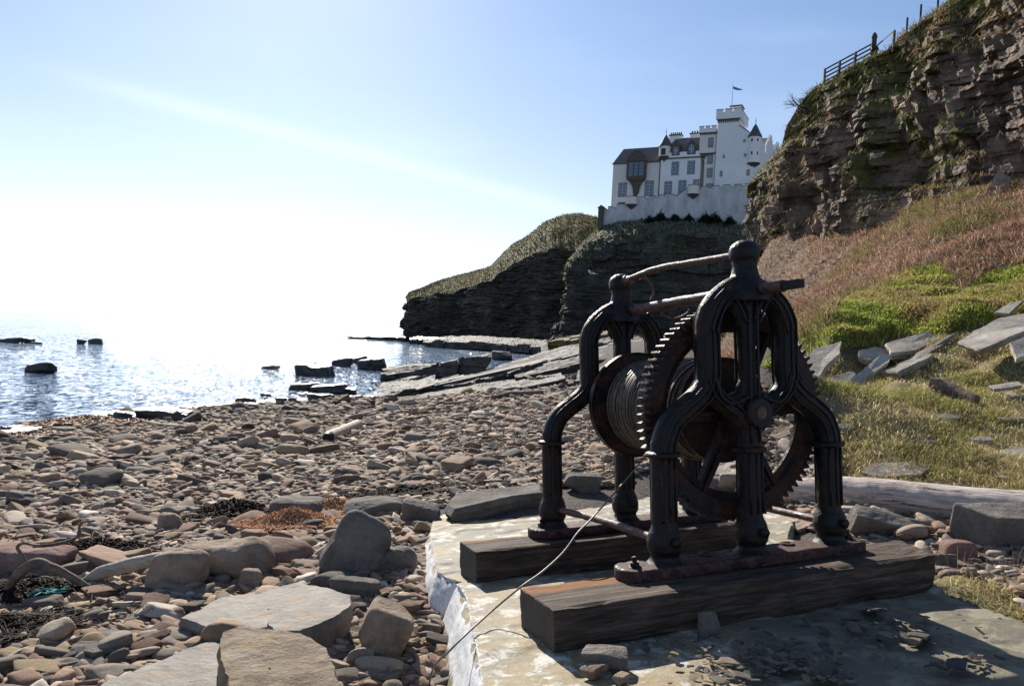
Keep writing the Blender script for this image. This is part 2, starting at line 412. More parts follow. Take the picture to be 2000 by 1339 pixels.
def wav(scale, amp, stretch):
    n = t.n('ShaderNodeTexNoise'); n.inputs['Scale'].default_value = scale; n.inputs['Detail'].default_value = 2; t.l(t.coord('Object', stretch), n.inputs['Vector'])
    v = t.n('ShaderNodeVectorMath', operation='SUBTRACT'); t.l(n.outputs['Color'], v.inputs[0]); v.inputs[1].default_value = (.5, .5, .5)
    m = t.n('ShaderNodeVectorMath', operation='MULTIPLY'); t.l(v.outputs[0], m.inputs[0]); m.inputs[1].default_value = (amp*1.15, amp, 0); return m.outputs[0]
def vadd(a, b):
    n = t.n('ShaderNodeVectorMath', operation='ADD'); t.l(a, n.inputs[0]); t.l(b, n.inputs[1]); return n.outputs[0]
vsum = vadd(vadd(vadd(wav(1., .8, (2.6, .8, 1)), wav(1., 1.45, (6, 2.0, 1))), wav(1., .22, (.35, .16, 1))), t.geo('Normal'))
vn = t.n('ShaderNodeVectorMath', operation='NORMALIZE'); t.l(vsum, vn.inputs[0]); t.l(vn.outputs[0], t.b.inputs['Normal'])
M['sea'] = t.m

# winch iron: old blue-black paint over rust
def iron(name, paint, rust, amount, rough=.38, bscale=60, spec=.26):
    t = NT(name, rough, spec); t.co = t.coord('Object')
    p = t.noise(7, 6, .7); q = t.noise(45, 4, .7)
    edge = t.step(t.math('ADD', p, t.math('MULTIPLY', t.math('SUBTRACT', q, .5), .5)), .62-amount*.3, .74-amount*.3)
    rc = t.ramp(t.noise(30, 5, .7), [(.3, rust[0]), (.5, rust[1]), (.72, rust[2])])
    pc = t.ramp(q, [(.3, tuple(x*.6 for x in paint)), (.6, paint), (.8, tuple(x*2.2 for x in paint))])
    t.base(t.mix(edge, pc, rc)); t.rough(t.math('ADD', t.math('MULTIPLY', edge, .35), t.math('ADD', rough, t.math('MULTIPLY', t.math('SUBTRACT', q, .5), .3))))
    t.bump(p, .006, .7); t.bump(t.noise(bscale, 5, .75), .004, .9); t.bump(t.noise(bscale*3, 3, .7), .0012, .8)
    return t.m
RUST = ((.045, .014, .008), (.11, .035, .018), (.20, .075, .035))
M['iron'] = iron('painted_cast_iron', (.009, .0085, .0095), ((.016, .009, .007), (.04, .019, .013), (.09, .04, .024)), .38, .44)
M['gear'] = iron('rusty_gear_iron', (.010, .007, .007), ((.018, .008, .006), (.045, .017, .011), (.11, .042, .024)), .6, .42)
M['rod'] = iron('scaled_rusty_rod', (.035, .018, .016), ((.03, .012, .009), (.075, .03, .022), (.20, .11, .09)), .95, .30, 45, .7)
M['plateiron'] = iron('pitted_base_iron', (.02, .011, .011), ((.025, .011, .010), (.06, .027, .024), (.13, .07, .062)), .8, .36, 40)
# baulks
t = NT('old_timber', .82, .25); t.co = t.coord('Object', (1.2, 14, 14))
a = t.noise(2.2, 6, .7, dist=.3); b_ = t.noise(9, 4, .7, t.coord('Object', (.6, 9, 9)))
c = t.ramp(a, [(.3, (.018, .012, .009)), (.48, (.060, .042, .031)), (.7, (.17, .125, .095))])
pz = t.n('ShaderNodeSeparateXYZ'); t.l(t.coord('Object'), pz.inputs[0])
rs = t.math('MULTIPLY', t.step(t.math('ADD', pz.outputs[1], t.math('MULTIPLY', t.noise(2.5, 4, .6, t.coord('Object')), .16)), .33, .42), t.step(pz.outputs[0], 1.05, .55))
rs = t.math('MULTIPLY', rs, t.step(pz.outputs[2], .17, .2))
c = t.mix(t.math('MULTIPLY', rs, .85), c, (.23, .085, .02))
# growth rings on the sawn ends
nx = t.math('ABSOLUTE', t.sepz(t.geo('Normal'), 0))
cb = t.n('ShaderNodeCombineXYZ'); t.l(t.math('ADD', pz.outputs[1], .02), cb.inputs[0]); t.l(t.math('ADD', pz.outputs[2], .05), cb.inputs[1])
wv = t.n('ShaderNodeTexWave', wave_type='RINGS', rings_direction='SPHERICAL'); wv.inputs['Scale'].default_value = 32; wv.inputs['Distortion'].default_value = 3; wv.inputs['Detail'].default_value = 3; t.l(cb.outputs[0], wv.inputs['Vector'])
ring = t.ramp(wv.outputs[0], [(.2, (.03, .026, .022)), (.8, (.17, .15, .125))]); c = t.mix(t.step(nx, .8, .9), c, ring)
t.base(c); t.bump(a, .012, .9); t.bump(b_, .008, .9); M['beam'] = t.m
# slab: weathered stone with whitewashed flank
t = NT('platform_stone', .75, .35); t.co = t.coord('Object')
a = t.noise(1.5, 6, .65, dist=.5); b_ = t.noise(6, 5, .7, dist=.3); f = t.noise(34, 4, .7)
c = t.ramp(a, [(.28, (.125, .115, .095)), (.45, (.20, .18, .135)), (.56, (.26, .20, .11)), (.7, (.24, .235, .21))])
c = t.mix(t.step(b_, .52, .60), c, (.46, .44, .39)); c = t.mix(t.step(t.noise(3.1, 5, .7), .6, .68), c, (.25, .15, .05))
c = t.mix(.5, c, t.ramp(f, [(.3, .3), (.5, .5), (.7, .66)]), 'OVERLAY')
sx = t.n('ShaderNodeSeparateXYZ'); t.l(t.coord('Object'), sx.inputs[0])
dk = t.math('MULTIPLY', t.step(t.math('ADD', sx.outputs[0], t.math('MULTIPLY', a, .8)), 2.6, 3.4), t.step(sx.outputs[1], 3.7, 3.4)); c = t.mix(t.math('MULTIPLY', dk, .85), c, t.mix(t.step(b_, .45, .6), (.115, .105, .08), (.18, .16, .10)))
side = t.attr('paint', 'Fac'); pn = t.noise(5, 6, .75, t.coord('Object', (1, 1, 3)))
pm = t.step(t.math('ADD', side, t.math('MULTIPLY', t.math('SUBTRACT', pn, .5), .9)), .42, .52)
c = t.mix(pm, c, t.mix(t.step(f, .35, .65), (.52, .53, .54), (.74, .74, .73)))
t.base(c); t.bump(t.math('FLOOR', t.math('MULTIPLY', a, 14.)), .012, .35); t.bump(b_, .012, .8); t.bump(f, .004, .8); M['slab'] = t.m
def simple(name, c, rough=.7, spec=.3, bs=0, bd=0, var=.3, sc=8, stretch=(1, 1, 1), metal=0.):
    t = NT(name, rough, spec, metal); t.co = t.coord('Object', stretch)
    a = t.noise(sc, 5, .65); t.base(t.ramp(a, [(.3, tuple(x*(1-var) for x in c)), (.5, c), (.7, tuple(min(1, x*(1+var)) for x in c))]))
    if bd: t.bump(t.noise(bs, 5, .65), bd, .9)
    return t.m
M['wire'] = simple('steel_wire', (.17, .14, .105), .5, .5, 90, .002, .5, 40)
M['coil'] = simple('wound_wire', (.10, .075, .05), .5, .5, 90, .002, .75, 25)
t = NT('driftwood', .85, .2); t.co = t.coord('Object', (1, 9, 9))
a = t.noise(3., 6, .7, dist=.4); cr = t.voro(1.4, t.coord('Object', (1, 5, 5)), 'DISTANCE_TO_EDGE')
c = t.ramp(a, [(.3, (.26, .20, .17)), (.5, (.48, .405, .36)), (.7, (.66, .59, .54))]); c = t.mix(t.step(t.noise(3.1, 5, .75, t.coord('Object', (1, 3, 3))), .62, .68), c, (.20, .115, .09)); ck = t.noise(1.6, 5, .75, t.coord('Object', (1, 16, 16)), dist=.6); c = t.mix(t.step(ck, .60, .66), c, (.16, .11, .09)); t.bump(t.step(ck, .66, .58), .03, .8)
t.base(c); t.bump(a, .03, .9); M['drift'] = t.m
M['branch'] = simple('bleached_branch', (.42, .36, .28), .75, .25, 40, .006, .35, 12, (1, 5, 5))
M['stick'] = simple('weathered_stick', (.15, .11, .085), .8, .2, 40, .006, .5, 14)
M['harl'] = simple('white_harling', (.77, .76, .74), .9, .15, 3., .01, .05, .4)
M['cream'] = simple('cream_harling', (.70, .665, .60), .9, .15, 3., .01, .06, .4)
M['wallw'] = simple('stained_white_wall', (.47, .475, .47), .9, .15, 1.5, .05, .28, .5, (1, 1, .5))
M['stone'] = simple('dressed_stone', (.10, .085, .07), .85, .2, 3, .02, .3, 2)
M['slate'] = simple('roof_slate', (.085, .085, .09), .7, .3, 3, .02, .25, 1.5, (1, 1, 3))
M['slateb'] = simple('brown_slate', (.15, .13, .115), .75, .3, 3, .02, .3, 1.5, (1, 1, 3))
M['trim'] = simple('window_surround', (.09, .09, .10), .8, .2)
M['sash'] = simple('white_sash', (.65, .66, .68), .5, .4)
t = NT('window_glass', .06, .8); t.base((.10, .14, .20)); M['glass'] = t.m
t = NT('dark_glass', .1, .5); t.base((.008, .010, .014)); M['dglass'] = t.m
M['post'] = simple('fence_wood', (.085, .065, .05), .85, .2, 20, .01, .35, 4, (3, 3, 1))
M['flagc'] = simple('blue_flag_cloth', (.16, .2, .28), .8)
M['pole'] = simple('pole_paint', (.5, .5, .52), .5)
M['rope'] = simple('orange_rope', (.50, .27, .15), .9, .1, 60, .01, .35, 20)
M['green'] = simple('teal_rope', (.12, .36, .29), .8, .2)
M['weed'] = simple('dry_seaweed', (.022, .012, .010), .75, .1, 30, .01, .6, 12)
M['weedo'] = simple('orange_seaweed', (.20, .075, .02), .6, .4, 30, .01, .5, 6)
M['bird'] = simple('white_feathers', (.75, .75, .74), .7)
M['birdg'] = simple('grey_feathers', (.25, .27, .30), .7)
M['beak'] = simple('yellow_beak', (.45, .30, .06), .5)
M['twig'] = simple('dark_twigs', (.045, .032, .026), .85)

# ------------------------------------------------------------------ ground heights from control points (u, v, distance) in real space
SEA = -1.6
ctrl = []
for u, v, z in [(-300, 1339, -.55), (0, 1339, -.55), (400, 1339, -.55), (760, 1339, -.52), (1000, 1600, -.55), (-300, 1100, -.75), (0, 1150, -.68), (300, 1150, -.6), (700, 1150, -.5),
                (0, 1000, -.95), (350, 1000, -.8), (600, 1000, -.68), (780, 1000, -.52), (880, 960, -.42), (-300, 950, -1.2), (0, 900, -1.25), (0, 850, -1.6), (-500, 870, -1.6), (-900, 900, -1.6), (-900, 1100, -.9),
                (230, 812, -1.6), (460, 792, -1.6), (250, 900, -1.12), (450, 880, -1.08), (700, 900, -.85), (700, 778, -1.6), (700, 830, -1.2), (900, 850, -.82), (1000, 900, -.6), (1000, 960, -.3),
                (900, 768, -1.25), (1000, 800, -.8), (1100, 850, -.55), (1100, 930, -.3), (1250, 930, -.2), (1250, 850, -.42), (1330, 880, -.25), (1400, 930, -.12), (1550, 960, -.02),
                (1700, 1030, -.03), (1650, 1000, 0), (1850, 1030, .02), (1950, 1090, -.03), (1870, 1110, -.06), (1990, 1190, -.06), (2200, 1300, -.05), (1550, 860, .05), (1450, 860, -.08), (1050, 765, -.75)]:
    p = onz(u, v, z); ctrl.append((u, (p-CAM)@FW, p[2]))
def cz(u, v, D): ctrl.append((u, D, at(u, v, D)[2]))
for a in [(1150, 745, 36), (1250, 725, 34), (1330, 715, 30), (1430, 720, 26), (1500, 770, 17), (1560, 800, 13), (1660, 900, 9), (1900, 940, 8.3), (1660, 800, 12), (2000, 800, 11), (2000, 930, 8.5), (2300, 900, 9), (2300, 700, 12),
          (1600, 740, 14.5), (1750, 760, 13), (1900, 700, 14.0), (1590, 690, 16), (1700, 690, 15.4), (1850, 680, 14.6), (2000, 640, 14.5),
          (1590, 645, 17.5), (1700, 660, 16.2), (1850, 640, 15.6), (1600, 632, 19), (1700, 590, 20), (1800, 520, 22.5), (1900, 530, 20), (2000, 540, 18.5), (2300, 480, 15), (1850, 590, 18), (1560, 660, 19),
          (2000, 380, 28), (2150, 340, 25), (2300, 300, 21), (1850, 395, 32), (1750, 430, 36), (1650, 465, 40), (1560, 475, 45), (1500, 478, 50), (1484, 520, 50), (1492, 560, 46), (1510, 600, 42), (1540, 640, 34), (1570, 600, 30),
          (1650, 560, 28), (1550, 560, 38), (1750, 480, 30), (1480, 660, 40), (1440, 690, 45), (1400, 701, 48), (1380, 700, 60), (1450, 692, 60), (1525, 660, 62), (1300, 695, 60), (1200, 694, 60),
          (1600, 440, 55), (1750, 400, 48), (2000, 330, 40), (2300, 250, 33), (1550, 600, 72), (2300, 400, 60), (1900, 420, 70), (1620, 620, 95), (2000, 560, 95), (1300, 690, 110), (1400, 694, 95), (1350, 697, 70), (1430, 697, 80)]: cz(*a)
for u, D in [(-300, 60), (0, 45), (300, 60), (600, 80), (800, 80), (900, 100), (-600, 40), (0, 100), (1000, 160), (1200, 170)]: ctrl.append((u, D, -2.8))
for u, D, z in [(1000, 60, -1.9), (1100, 80, -1.9), (1200, 90, -1.3), (700, 52, -2.1), (850, 46, -1.75), (300, 36, -2.1), (-200, 26, -2.1), (-1200, 30, -2.4)]: ctrl.append((u, D, z))
for u, D, z in [(1345, 50, .5), (1385, 52, .8), (1380, 42, .7)]: ctrl.append((u, D, z))
for u, D, z in [(300, 2.0, -.55), (1000, 2.0, -.5), (1700, 2.0, -.45), (2300, 2.2, -.2), (2700, 5, .1), (2900, 12, 3.), (2900, 25, 9)]: ctrl.append((u, D, z))
ctrl = np.array(ctrl)
def uvs(u, D): return np.stack([np.asarray(u)/260., 3.2*np.log(np.asarray(D))], -1)
CP = uvs(ctrl[:, 0], ctrl[:, 1]); _r = np.sqrt(((CP[:, None]-CP[None])**2).sum(-1)+.15)
_A = np.block([[_r+1e-3*np.eye(len(CP)), np.ones((len(CP), 1))], [np.ones((1, len(CP))), np.zeros((1, 1))]])
_w = np.linalg.solve(_A, np.concatenate([ctrl[:, 2], [0]]))
def zg(x, y):
    """height of the ground at world x, y"""
    x = np.asarray(x, float).ravel(); y = np.maximum(np.asarray(y, float).ravel(), 1.2); out = np.empty(len(x))
    for k in range(0, len(x), 20000):
        X, Y = x[k:k+20000], y[k:k+20000]; u = CX+F*X/Y*1.0
        q = uvs(u, np.minimum(Y, 170)); r = np.sqrt(((q[:, None]-CP[None])**2).sum(-1)+.15); out[k:k+20000] = r@_w[:-1]+_w[-1]
    return out
# note: control u is converted to the same x/y measure the function uses
_cu = []
for u, D, z in ctrl:
    d = raydir(u, CY); # x/y for this pixel column at that height
    # solve v for the height z at distance D
    v = CY; 
    for _ in range(6):
        p = at(u, v, D); v += (p[2]-z)/D*F/UP[2]
    p = at(u, v, D); _cu.append((CX+F*p[0]/p[1], p[1], z))
ctrl = np.array(_cu); CP = uvs(ctrl[:, 0], ctrl[:, 1]); _r = np.sqrt(((CP[:, None]-CP[None])**2).sum(-1)+.15)
_A = np.block([[_r+1e-3*np.eye(len(CP)), np.ones((len(CP), 1))], [np.ones((1, len(CP))), np.zeros((1, 1))]])
_w = np.linalg.solve(_A, np.concatenate([ctrl[:, 2], [0]]))
_Ds = np.geomspace(1.8, 160, 900)
def gpt(u, v, raise_=0.):
    """where the ray through a photograph pixel meets the ground"""
    P = CAM+_Ds[:, None]*raydir(u, v); h = P[:, 2]-zg(P[:, 0], P[:, 1])-raise_
    k = np.argmax(h < 0)
    if h[k] >= 0: k = len(h)-1
    return P[max(k-1, 0)]*(abs(h[k])/(abs(h[k])+abs(h[k-1])+1e-9))+P[k]*(abs(h[k-1])/(abs(h[k])+abs(h[k-1])+1e-9)) if k > 0 else P[0]
def inpoly(u, v, poly):
    P = np.asarray(poly, float); inside = np.zeros(np.shape(u), bool); j = len(P)-1
    for i in range(len(P)):
        xi, yi = P[i]; xj, yj = P[j]
        c = ((yi > v) != (yj > v)) & (u < (xj-xi)*(v-yi)/(yj-yi+1e-12)+xi); inside ^= c; j = i
    return inside
Z_BRK = [(1470, 470), (1560, 455), (1650, 450), (1800, 385), (2050, 330), (2600, 200), (2600, 520), (2050, 530), (1940, 540), (1860, 560), (1820, 520), (1760, 545), (1700, 575), (1640, 600), (1600, 625), (1560, 655), (1480, 700), (1405, 706), (1405, 560)]
Z_GRN = [(1820, 515), (1860, 560), (1940, 540), (2050, 530), (2600, 480), (2600, 600), (2010, 610), (1900, 650), (1840, 668), (1700, 678), (1600, 668), (1560, 700), (1480, 700), (1480, 660), (1560, 655), (1600, 625), (1700, 570)]
Z_LOW = [(1600, 700), (1700, 690), (2010, 620), (2600, 620), (2600, 1100), (2030, 980), (1900, 965), (1640, 935), (1620, 880), (1580, 850), (1560, 790)]
Z_TUF = [(1815, 1165), (1900, 1130), (2000, 1150), (2300, 1200), (2300, 1330), (2010, 1215), (1900, 1180)]
SHING_R = [(1250, 790), (1500, 800), (1640, 950), (1640, 980), (1640, 1040), (1820, 1060), (1830, 1110), (1990, 1155), (2100, 1100), (1990, 1060), (1850, 1000), (1640, 900), (1560, 800), (1500, 740), (1300, 740)]
def zone(P):
    u, v, z = project(P); u2 = u+14*fbm(P, .5, 3, 3)*10/np.maximum(z, 1)**.5; v2 = v+14*fbm(P, .5, 3, 8)*10/np.maximum(z, 1)**.5
    brk = inpoly(u2, v2, Z_BRK) & (z > 10); grn = inpoly(u2, v2, Z_GRN) & ~brk & (z > 8); low = (inpoly(u2, v2, Z_LOW) | inpoly(u2, v2, Z_TUF)) & ~grn & ~brk
    behind = (P[:, 0] > 14) & ~brk & ~grn & ~low & (P[:, 2] > .4); brk |= behind
    return low, grn, brk
nth, nr = 560, 430
th = np.tan(np.linspace(R_(-52), R_(52), nth)); rr = np.geomspace(1.3, 175, nr)
YY, TH = np.meshgrid(rr, th, indexing='ij'); XX = YY*TH
P = np.stack([XX.ravel(), YY.ravel(), zg(XX, YY)], 1)
low, grn, brk = zone(P)
vegm = (low | grn | brk)
P[:, 2] += np.where(vegm, .10, .025)*fbm(P, 1.3, 4, 21)*np.clip(P[:, 1]/6, .5, 2)+np.where(grn, .24, np.where(brk, .42, .0))*fbm(P, .42, 4, 5)+np.where(low, .16, 0)*fbm(P, .8, 3, 6)
P[:, 2] += 0
def soft(m):
    m = m.astype(float).reshape(nr, nth)
    for _ in range(2): m[1:-1, 1:-1] = (m[1:-1, 1:-1]*2+m[:-2, 1:-1]+m[2:, 1:-1]+m[1:-1, :-2]+m[1:-1, 2:])/6
    return m.ravel()
P[:, 2] += .18*soft(grn | (brk & (P[:, 1] < 60)))
me = fast_mesh('ground', P, gridq(nr, nth)[:, ::-1], smooth=True, extra={'zone': np.stack([soft(low), soft(grn), soft(brk)], 1)})
obj('ground', me, M['ground'], kind='structure')
GP = P.reshape(nr, nth, 3)
# a deep floor sheet so that nothing ends in mid air behind or beside
me = fast_mesh('seabed', [(-30000, -60, -3.2), (30000, -60, -3.2), (30000, 40000, -3.2), (-30000, 40000, -3.2)], [(0, 1, 2, 3)])
obj('seabed', me, M['wetrock'], kind='structure')
# sea
ys = np.concatenate([np.geomspace(14, 400, 330), np.geomspace(420, 45000, 40)]); xs = np.concatenate([-np.geomspace(1, 1.6, 2)[::-1], np.linspace(-.98, .5, 420), [.8, 1.4]])
YY, TH = np.meshgrid(ys, xs, indexing='ij'); X = YY*TH; zz = np.full(X.size, SEA)
Pn = np.stack([X.ravel(), YY.ravel(), zz], 1)
amp = .035*np.clip((Pn[:, 1]-12)/30, .2, 1)*(Pn[:, 1] < 420)
Pn[:, 2] += amp*fbm(Pn*np.array([1, 1.6, 0])+3, .35, 4, 40)*1.6
gz = zg(Pn[:, 0], np.minimum(Pn[:, 1], 170)); depth = SEA-gz
foam = np.clip(1-np.abs(depth-.02)/.16, 0, 1)*(Pn[:, 1] < 70)*.9
uu, vv, zz_ = project(Pn); surf = inpoly(uu, vv, [(880, 684), (960, 680), (1010, 688), (1080, 690), (1120, 700), (1090, 705), (1000, 702), (930, 698)])
foam = np.maximum(foam, surf*.52)
obj('sea', fast_mesh('sea', Pn, gridq(len(ys), len(xs))[:, ::-1], smooth=True, extra={'foam': foam}), M['sea'], kind='structure')

# ------------------------------------------------------------------ stone platform
def slabc(b): return -.035*np.clip(np.asarray(b)-3.8, 0, 9)
top1 = [slab_px(*p, c=float(slabc(b)))[:2] for p, b in [((889, 1133), 4.9), ((907, 1160), 4.7), ((925, 1250), 3.9), ((940, 1339), 3.3), ((985, 1500), 2.6)]]+[(1.35, 1.2), (6.0, .6), (5.9, 2.2)]
top1 += [slab_px(*p)[:2] for p in [(2090, 1250), (1990, 1208), (1850, 1150)]]+[(4.75, 4.3), (4.55, 5.2)]
top1 += [slab_px(u, v, c=-.1)[:2] for u, v in [(1560, 1000), (1480, 965), (1380, 952)]]+[(2.2, 6.0), (1.95, 5.2)]
top2 = [slab_px(u, v, c=float(slabc(b)))[:2] for u, v, b in [(846, 1004, 6.9), (838, 1040, 6.4), (852, 1110, 5.1), (879, 1123, 5.0), (900, 1128, 4.9)]]+[(2.3, 4.9), (4.3, 5.2)]
top2 += [slab_px(u, v, c=-.12)[:2] for u, v in [(1440, 958), (1260, 938), (1190, 958), (1080, 962), (980, 972), (905, 985)]]
mb = MB()
def prism(poly, th, batter):
    P = np.array(poly, float); c = P.mean(0); n = len(P)
    q = P+(P-c)/np.linalg.norm(P-c, axis=1)[:, None]*batter
    V = np.concatenate([np.c_[P, np.zeros(n)], np.c_[q, np.full(n, -th)]])
    bm = bmesh.new(); vs = [bm.verts.new(v) for v in V]
    bm.faces.new(vs[:n]); bm.faces.new(vs[n:][::-1])
    for i in range(n): bm.faces.new((vs[i], vs[i+n], vs[(i+1) % n+n], vs[(i+1) % n]))
    bmesh.ops.recalc_face_normals(bm, faces=bm.faces); bmesh.ops.triangulate(bm, faces=bm.faces)
    m = bpy.data.meshes.new('p'); bm.to_mesh(m); bm.free(); return m
bm = bmesh.new(); bm.from_mesh(prism(top1, .8, .30)); m2 = prism(top2, .8, .34); bm.from_mesh(m2); jm = bpy.data.meshes.new('j'); bm.to_mesh(jm); bm.free()
me = remesh(jm, .0165, 'stone_platform', 1)
V = getco(me); N = getno(me)
topf = np.clip((N[:, 2]-.5)*3, 0, 1)
lay = fbm(V, (1.1, 1.5, 1), 4, 61)*3.2; step = np.floor(lay)+np.clip((lay-np.floor(lay)-.85)/.15, 0, 1)
V[:, 2] += slabc(V[:, 1])+topf*(.010*(step)+.008*fbm(V, 5, 4, 62)-.006)
side = (1-topf)
V += N*(side*(.022*fbm(V, (2, 2, 5), 4, 63)))[:, None]
# chipped rim
rim = np.exp(-((V[:, 2]-slabc(V[:, 1]))/.05)**2)*side
V -= N*(rim*.02*np.clip(1+2*fbm(V, 6, 3, 64), 0, 3))[:, None]
setco(me, V); N = getno(me)
paint = np.clip(1.5-np.abs(N[:, 2])*1.5, 0, 1)*(V[:, 0] < 2.6)*np.clip((V[:, 2]+.36)/.10, 0, 1)
edge = (np.clip(1-(V[:, 0]-1.55)/.35, 0, 1))*.35*(V[:, 1] < 4.9)
a_ = me.attributes.new('paint', 'FLOAT', 'POINT'); a_.data.foreach_set('value', np.maximum(paint*.85, edge).astype(np.float32))
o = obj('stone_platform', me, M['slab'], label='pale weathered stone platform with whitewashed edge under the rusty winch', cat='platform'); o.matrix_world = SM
# ------------------------------------------------------------------ timber baulks
def baulk(x0, x1, y0, y1, z0, z1, seed, skew, label):
    n = 1
    mb = MB(); mb.box((0, 0, 0), (x1-x0, y1-y0, z1-z0)); me = mb.mesh('b')
    me = remesh(me, .011, 'timber_beam', 1); V = getco(me); N = getno(me)
    L = x1-x0
    V[:, 0] += np.clip((V[:, 0]-L*.8)/(L*.2), 0, 1)*V[:, 1]*skew
    g = fbm(V, (1.2, 22, 22), 4, seed)*.006+fbm(V, (2, 5, 5), 3, seed+3)*.010
    V += N*g[:, None]
    # worn edges and a drying crack along the side
    ed = ((np.abs(V[:, 1]-0) < .03)|(np.abs(V[:, 1]-(y1-y0)) < .03)) & ((np.abs(V[:, 2]-(z1-z0)) < .03)|(V[:, 2] < .03))
    V -= N*(ed*.014*np.clip(.3+fbm(V, (5, 5, 5), 3, seed+7)*2, 0, 1.5))[:, None]
    w_ = np.clip((V[:, 0]-L*.9)/(L*.1), 0, 1); V -= N*(w_*.03*np.clip(fbm(V, 6, 3, seed+8)+.2, 0, 1))[:, None]
    setco(me, V)
    o = obj('timber_beam', me, M['beam'], label=label, cat='beam', group='baulks under the winch'); o.matrix_world = SM @ Matrix.Translation((x0, y0, z0)); return o
baulk(1.62, 4.20, 3.515, 3.945, -.01, .2, 3, .45, 'nearer thick dark timber baulk under the front frame of the winch')
baulk(1.74, 4.15, 5.00, 5.36, -.065, .155, 9, .3, 'farther dark timber baulk under the rear frame of the winch')

# ------------------------------------------------------------------ the winch
AX, BN, BF = 3.09, 3.853, 5.25
win = thing('hand_winch', 'tall rusty black cast iron hand winch with toothed wheel standing on two timber baulks', 'winch', mw=SM @ Matrix.Translation((AX, BN, .2)))
def wp(name, me, mat, parent=None, loc=None, **k):
    o = obj(name, me, mat, parent or win, **k)
    if loc is not None: o.location = loc
    return o
# coordinates below: x across from middle leg, y away from near frame, z above the baulk (slab height minus .2)
def mir(p): return [(-x, z) for x, z in p]
legL = [(-.61, .04), (-.61, .20), (-.61, .69), (-.60, .76), (-.555, .855), (-.47, .925), (-.38, .985), (-.315, 1.05), (-.288, 1.13), (-.288, 1.40), (-.278, 1.46), (-.235, 1.54), (-.165, 1.605), (-.08, 1.65), (0, 1.66)]
inL = [(-.30, 1.12), (-.27, 1.04), (-.20, .97), (-.11, .905), (-.04, .82), (0, .70)]
ovb = [(-.285, 1.12), (-.25, 1.02), (-.19, .965), (-.12, .97), (-.05, 1.0), (0, 1.10)]
ovt = [(-.285, 1.38), (-.24, 1.50), (-.18, 1.585), (-.13, 1.60), (-.085, 1.56), (-.03, 1.45), (0, 1.36)]
mb = MB()
def member(pts, r, ell=.8, n=40):
    P = smooth_line([(x, 0, z) for x, z in pts], n); mb.tube(P, r, 14, True, ell=ell, axis=(0, 1, 0))
for sgn in (1, -1):
    f = (lambda p: p) if sgn == 1 else mir
    member(f(legL), np.interp(np.linspace(0, 1, 60), [0, .3, .5, .75, 1], [.075, .073, .070, .072, .072]), .95, 60)
    member(f(inL), .058, .95); member(f(ovb), .052, .9, 30); member(f(ovt), .045, .9, 30)
member([(0, .04), (0, .7)], .076, .95, 10); member([(0, .65), (0, 1.0), (0, 1.3), (0, 1.75)], [.075]*3+[.055]*10+[.062]*7, .9, 20)
mb.lathe([(.001, 1.56), (.14, 1.57), (.135, 1.62), (.108, 1.68), (.084, 1.73), (.074, 1.78), (.075, 1.815), (.088, 1.832), (.093, 1.86), (.089, 1.893), (.072, 1.92), (.045, 1.937), (.001, 1.943)], (0, 0, 0), (0, 0, 1), 28)
# bosses, ball feet and spread bases
for x in (-.61, 0, .61):
    mb.lathe([(r, z) for r, z in [(.001, .02), (.125, .02), (.115, .06), (.084, .09), (.08, .11), (.098, .14), (.103, .19), (.09, .24), (.076, .27), (.001, .27)]], (x, 0, 0), (0, 0, 1), 28)
mb.lathe([(.001, -.095), (.085, -.095), (.095, -.08), (.095, .08), (.085, .095), (.001, .095)], (0.02, 0, .90), (0, 1, 0), 30)
mb.lathe([(.001, -.09), (.065, -.09), (.07, -.08), (.07, .08), (.065, .09), (.001, .09)], (0.03, 0, 1.63), (0, 1, 0), 24)
fm = remesh(mb.mesh('f'), .0085, 'side_frame', 2)
V = getco(fm); N = getno(fm); V += N*(.0035*fbm(V, 9, 3, 70)+.0018*fbm(V, 40, 2, 71))[:, None]; setco(fm, V)
# mouldings that run along the members (on both faces) and collars, joined in
mb = MB()
def bead(pts, off, r=.0075, n=50):
    P = smooth_line([(x, 0, z) for x, z in pts], n); Tn = np.gradient(P, axis=0); Tn /= np.linalg.norm(Tn, axis=1)[:, None]
    nn = np.cross(Tn, [0, 1, 0])
    for y in (-1, 1):
        for o_ in off: 
            Q = P+nn*o_; Q[:, 1] = y*(.0705*math.sqrt(max(.05, 1-(o_/.085)**2))); mb.tube(Q, r, 6, True, axis=(0, 1, 0))
for f in ((lambda p: p), mir):
    bead(f(legL[2:-2]), (-.045, 0, .045)); bead(f(inL[:-1]), (-.026, .026), .008); bead(f(ovb[:-1]), (0,), .012); bead(f(ovt[:-1]), (-.02, .02), .009)
for x in (-.61, 0, .61):
    bead([(x, .30), (x, .66)], (-.045, 0, .045), .009, 4)
    mb.lathe([(.075, .66), (.098, .668), (.104, .68), (.098, .692), (.075, .70)], (x, 0, 0), (0, 0, 1), 28)
    mb.lathe([(.001, 0), (.03, 0), (.03, .02), (.001, .02)], (x, -.135, .2), (0, 1, 0), 6)
bead([(0, .72), (0, 1.6)], (-.03, .03), .010, 12)
ro = mb.mesh('beads'); bm = bmesh.new(); bm.from_mesh(fm); bm.from_mesh(ro); fm2 = bpy.data.meshes.new('side_frame'); bm.to_mesh(fm2); bm.free()
fm2.polygons.foreach_set('use_smooth', np.ones(len(fm2.polygons), bool)); fm2.materials.clear(); fm2.materials.append(M['iron'])
dxf, dyf, dzf = -.055, BF-BN, -.045
wp('side_frame', fm2, None, loc=(0, 0, 0)); wp('side_frame', fm2, None, loc=(dxf, dyf, dzf))
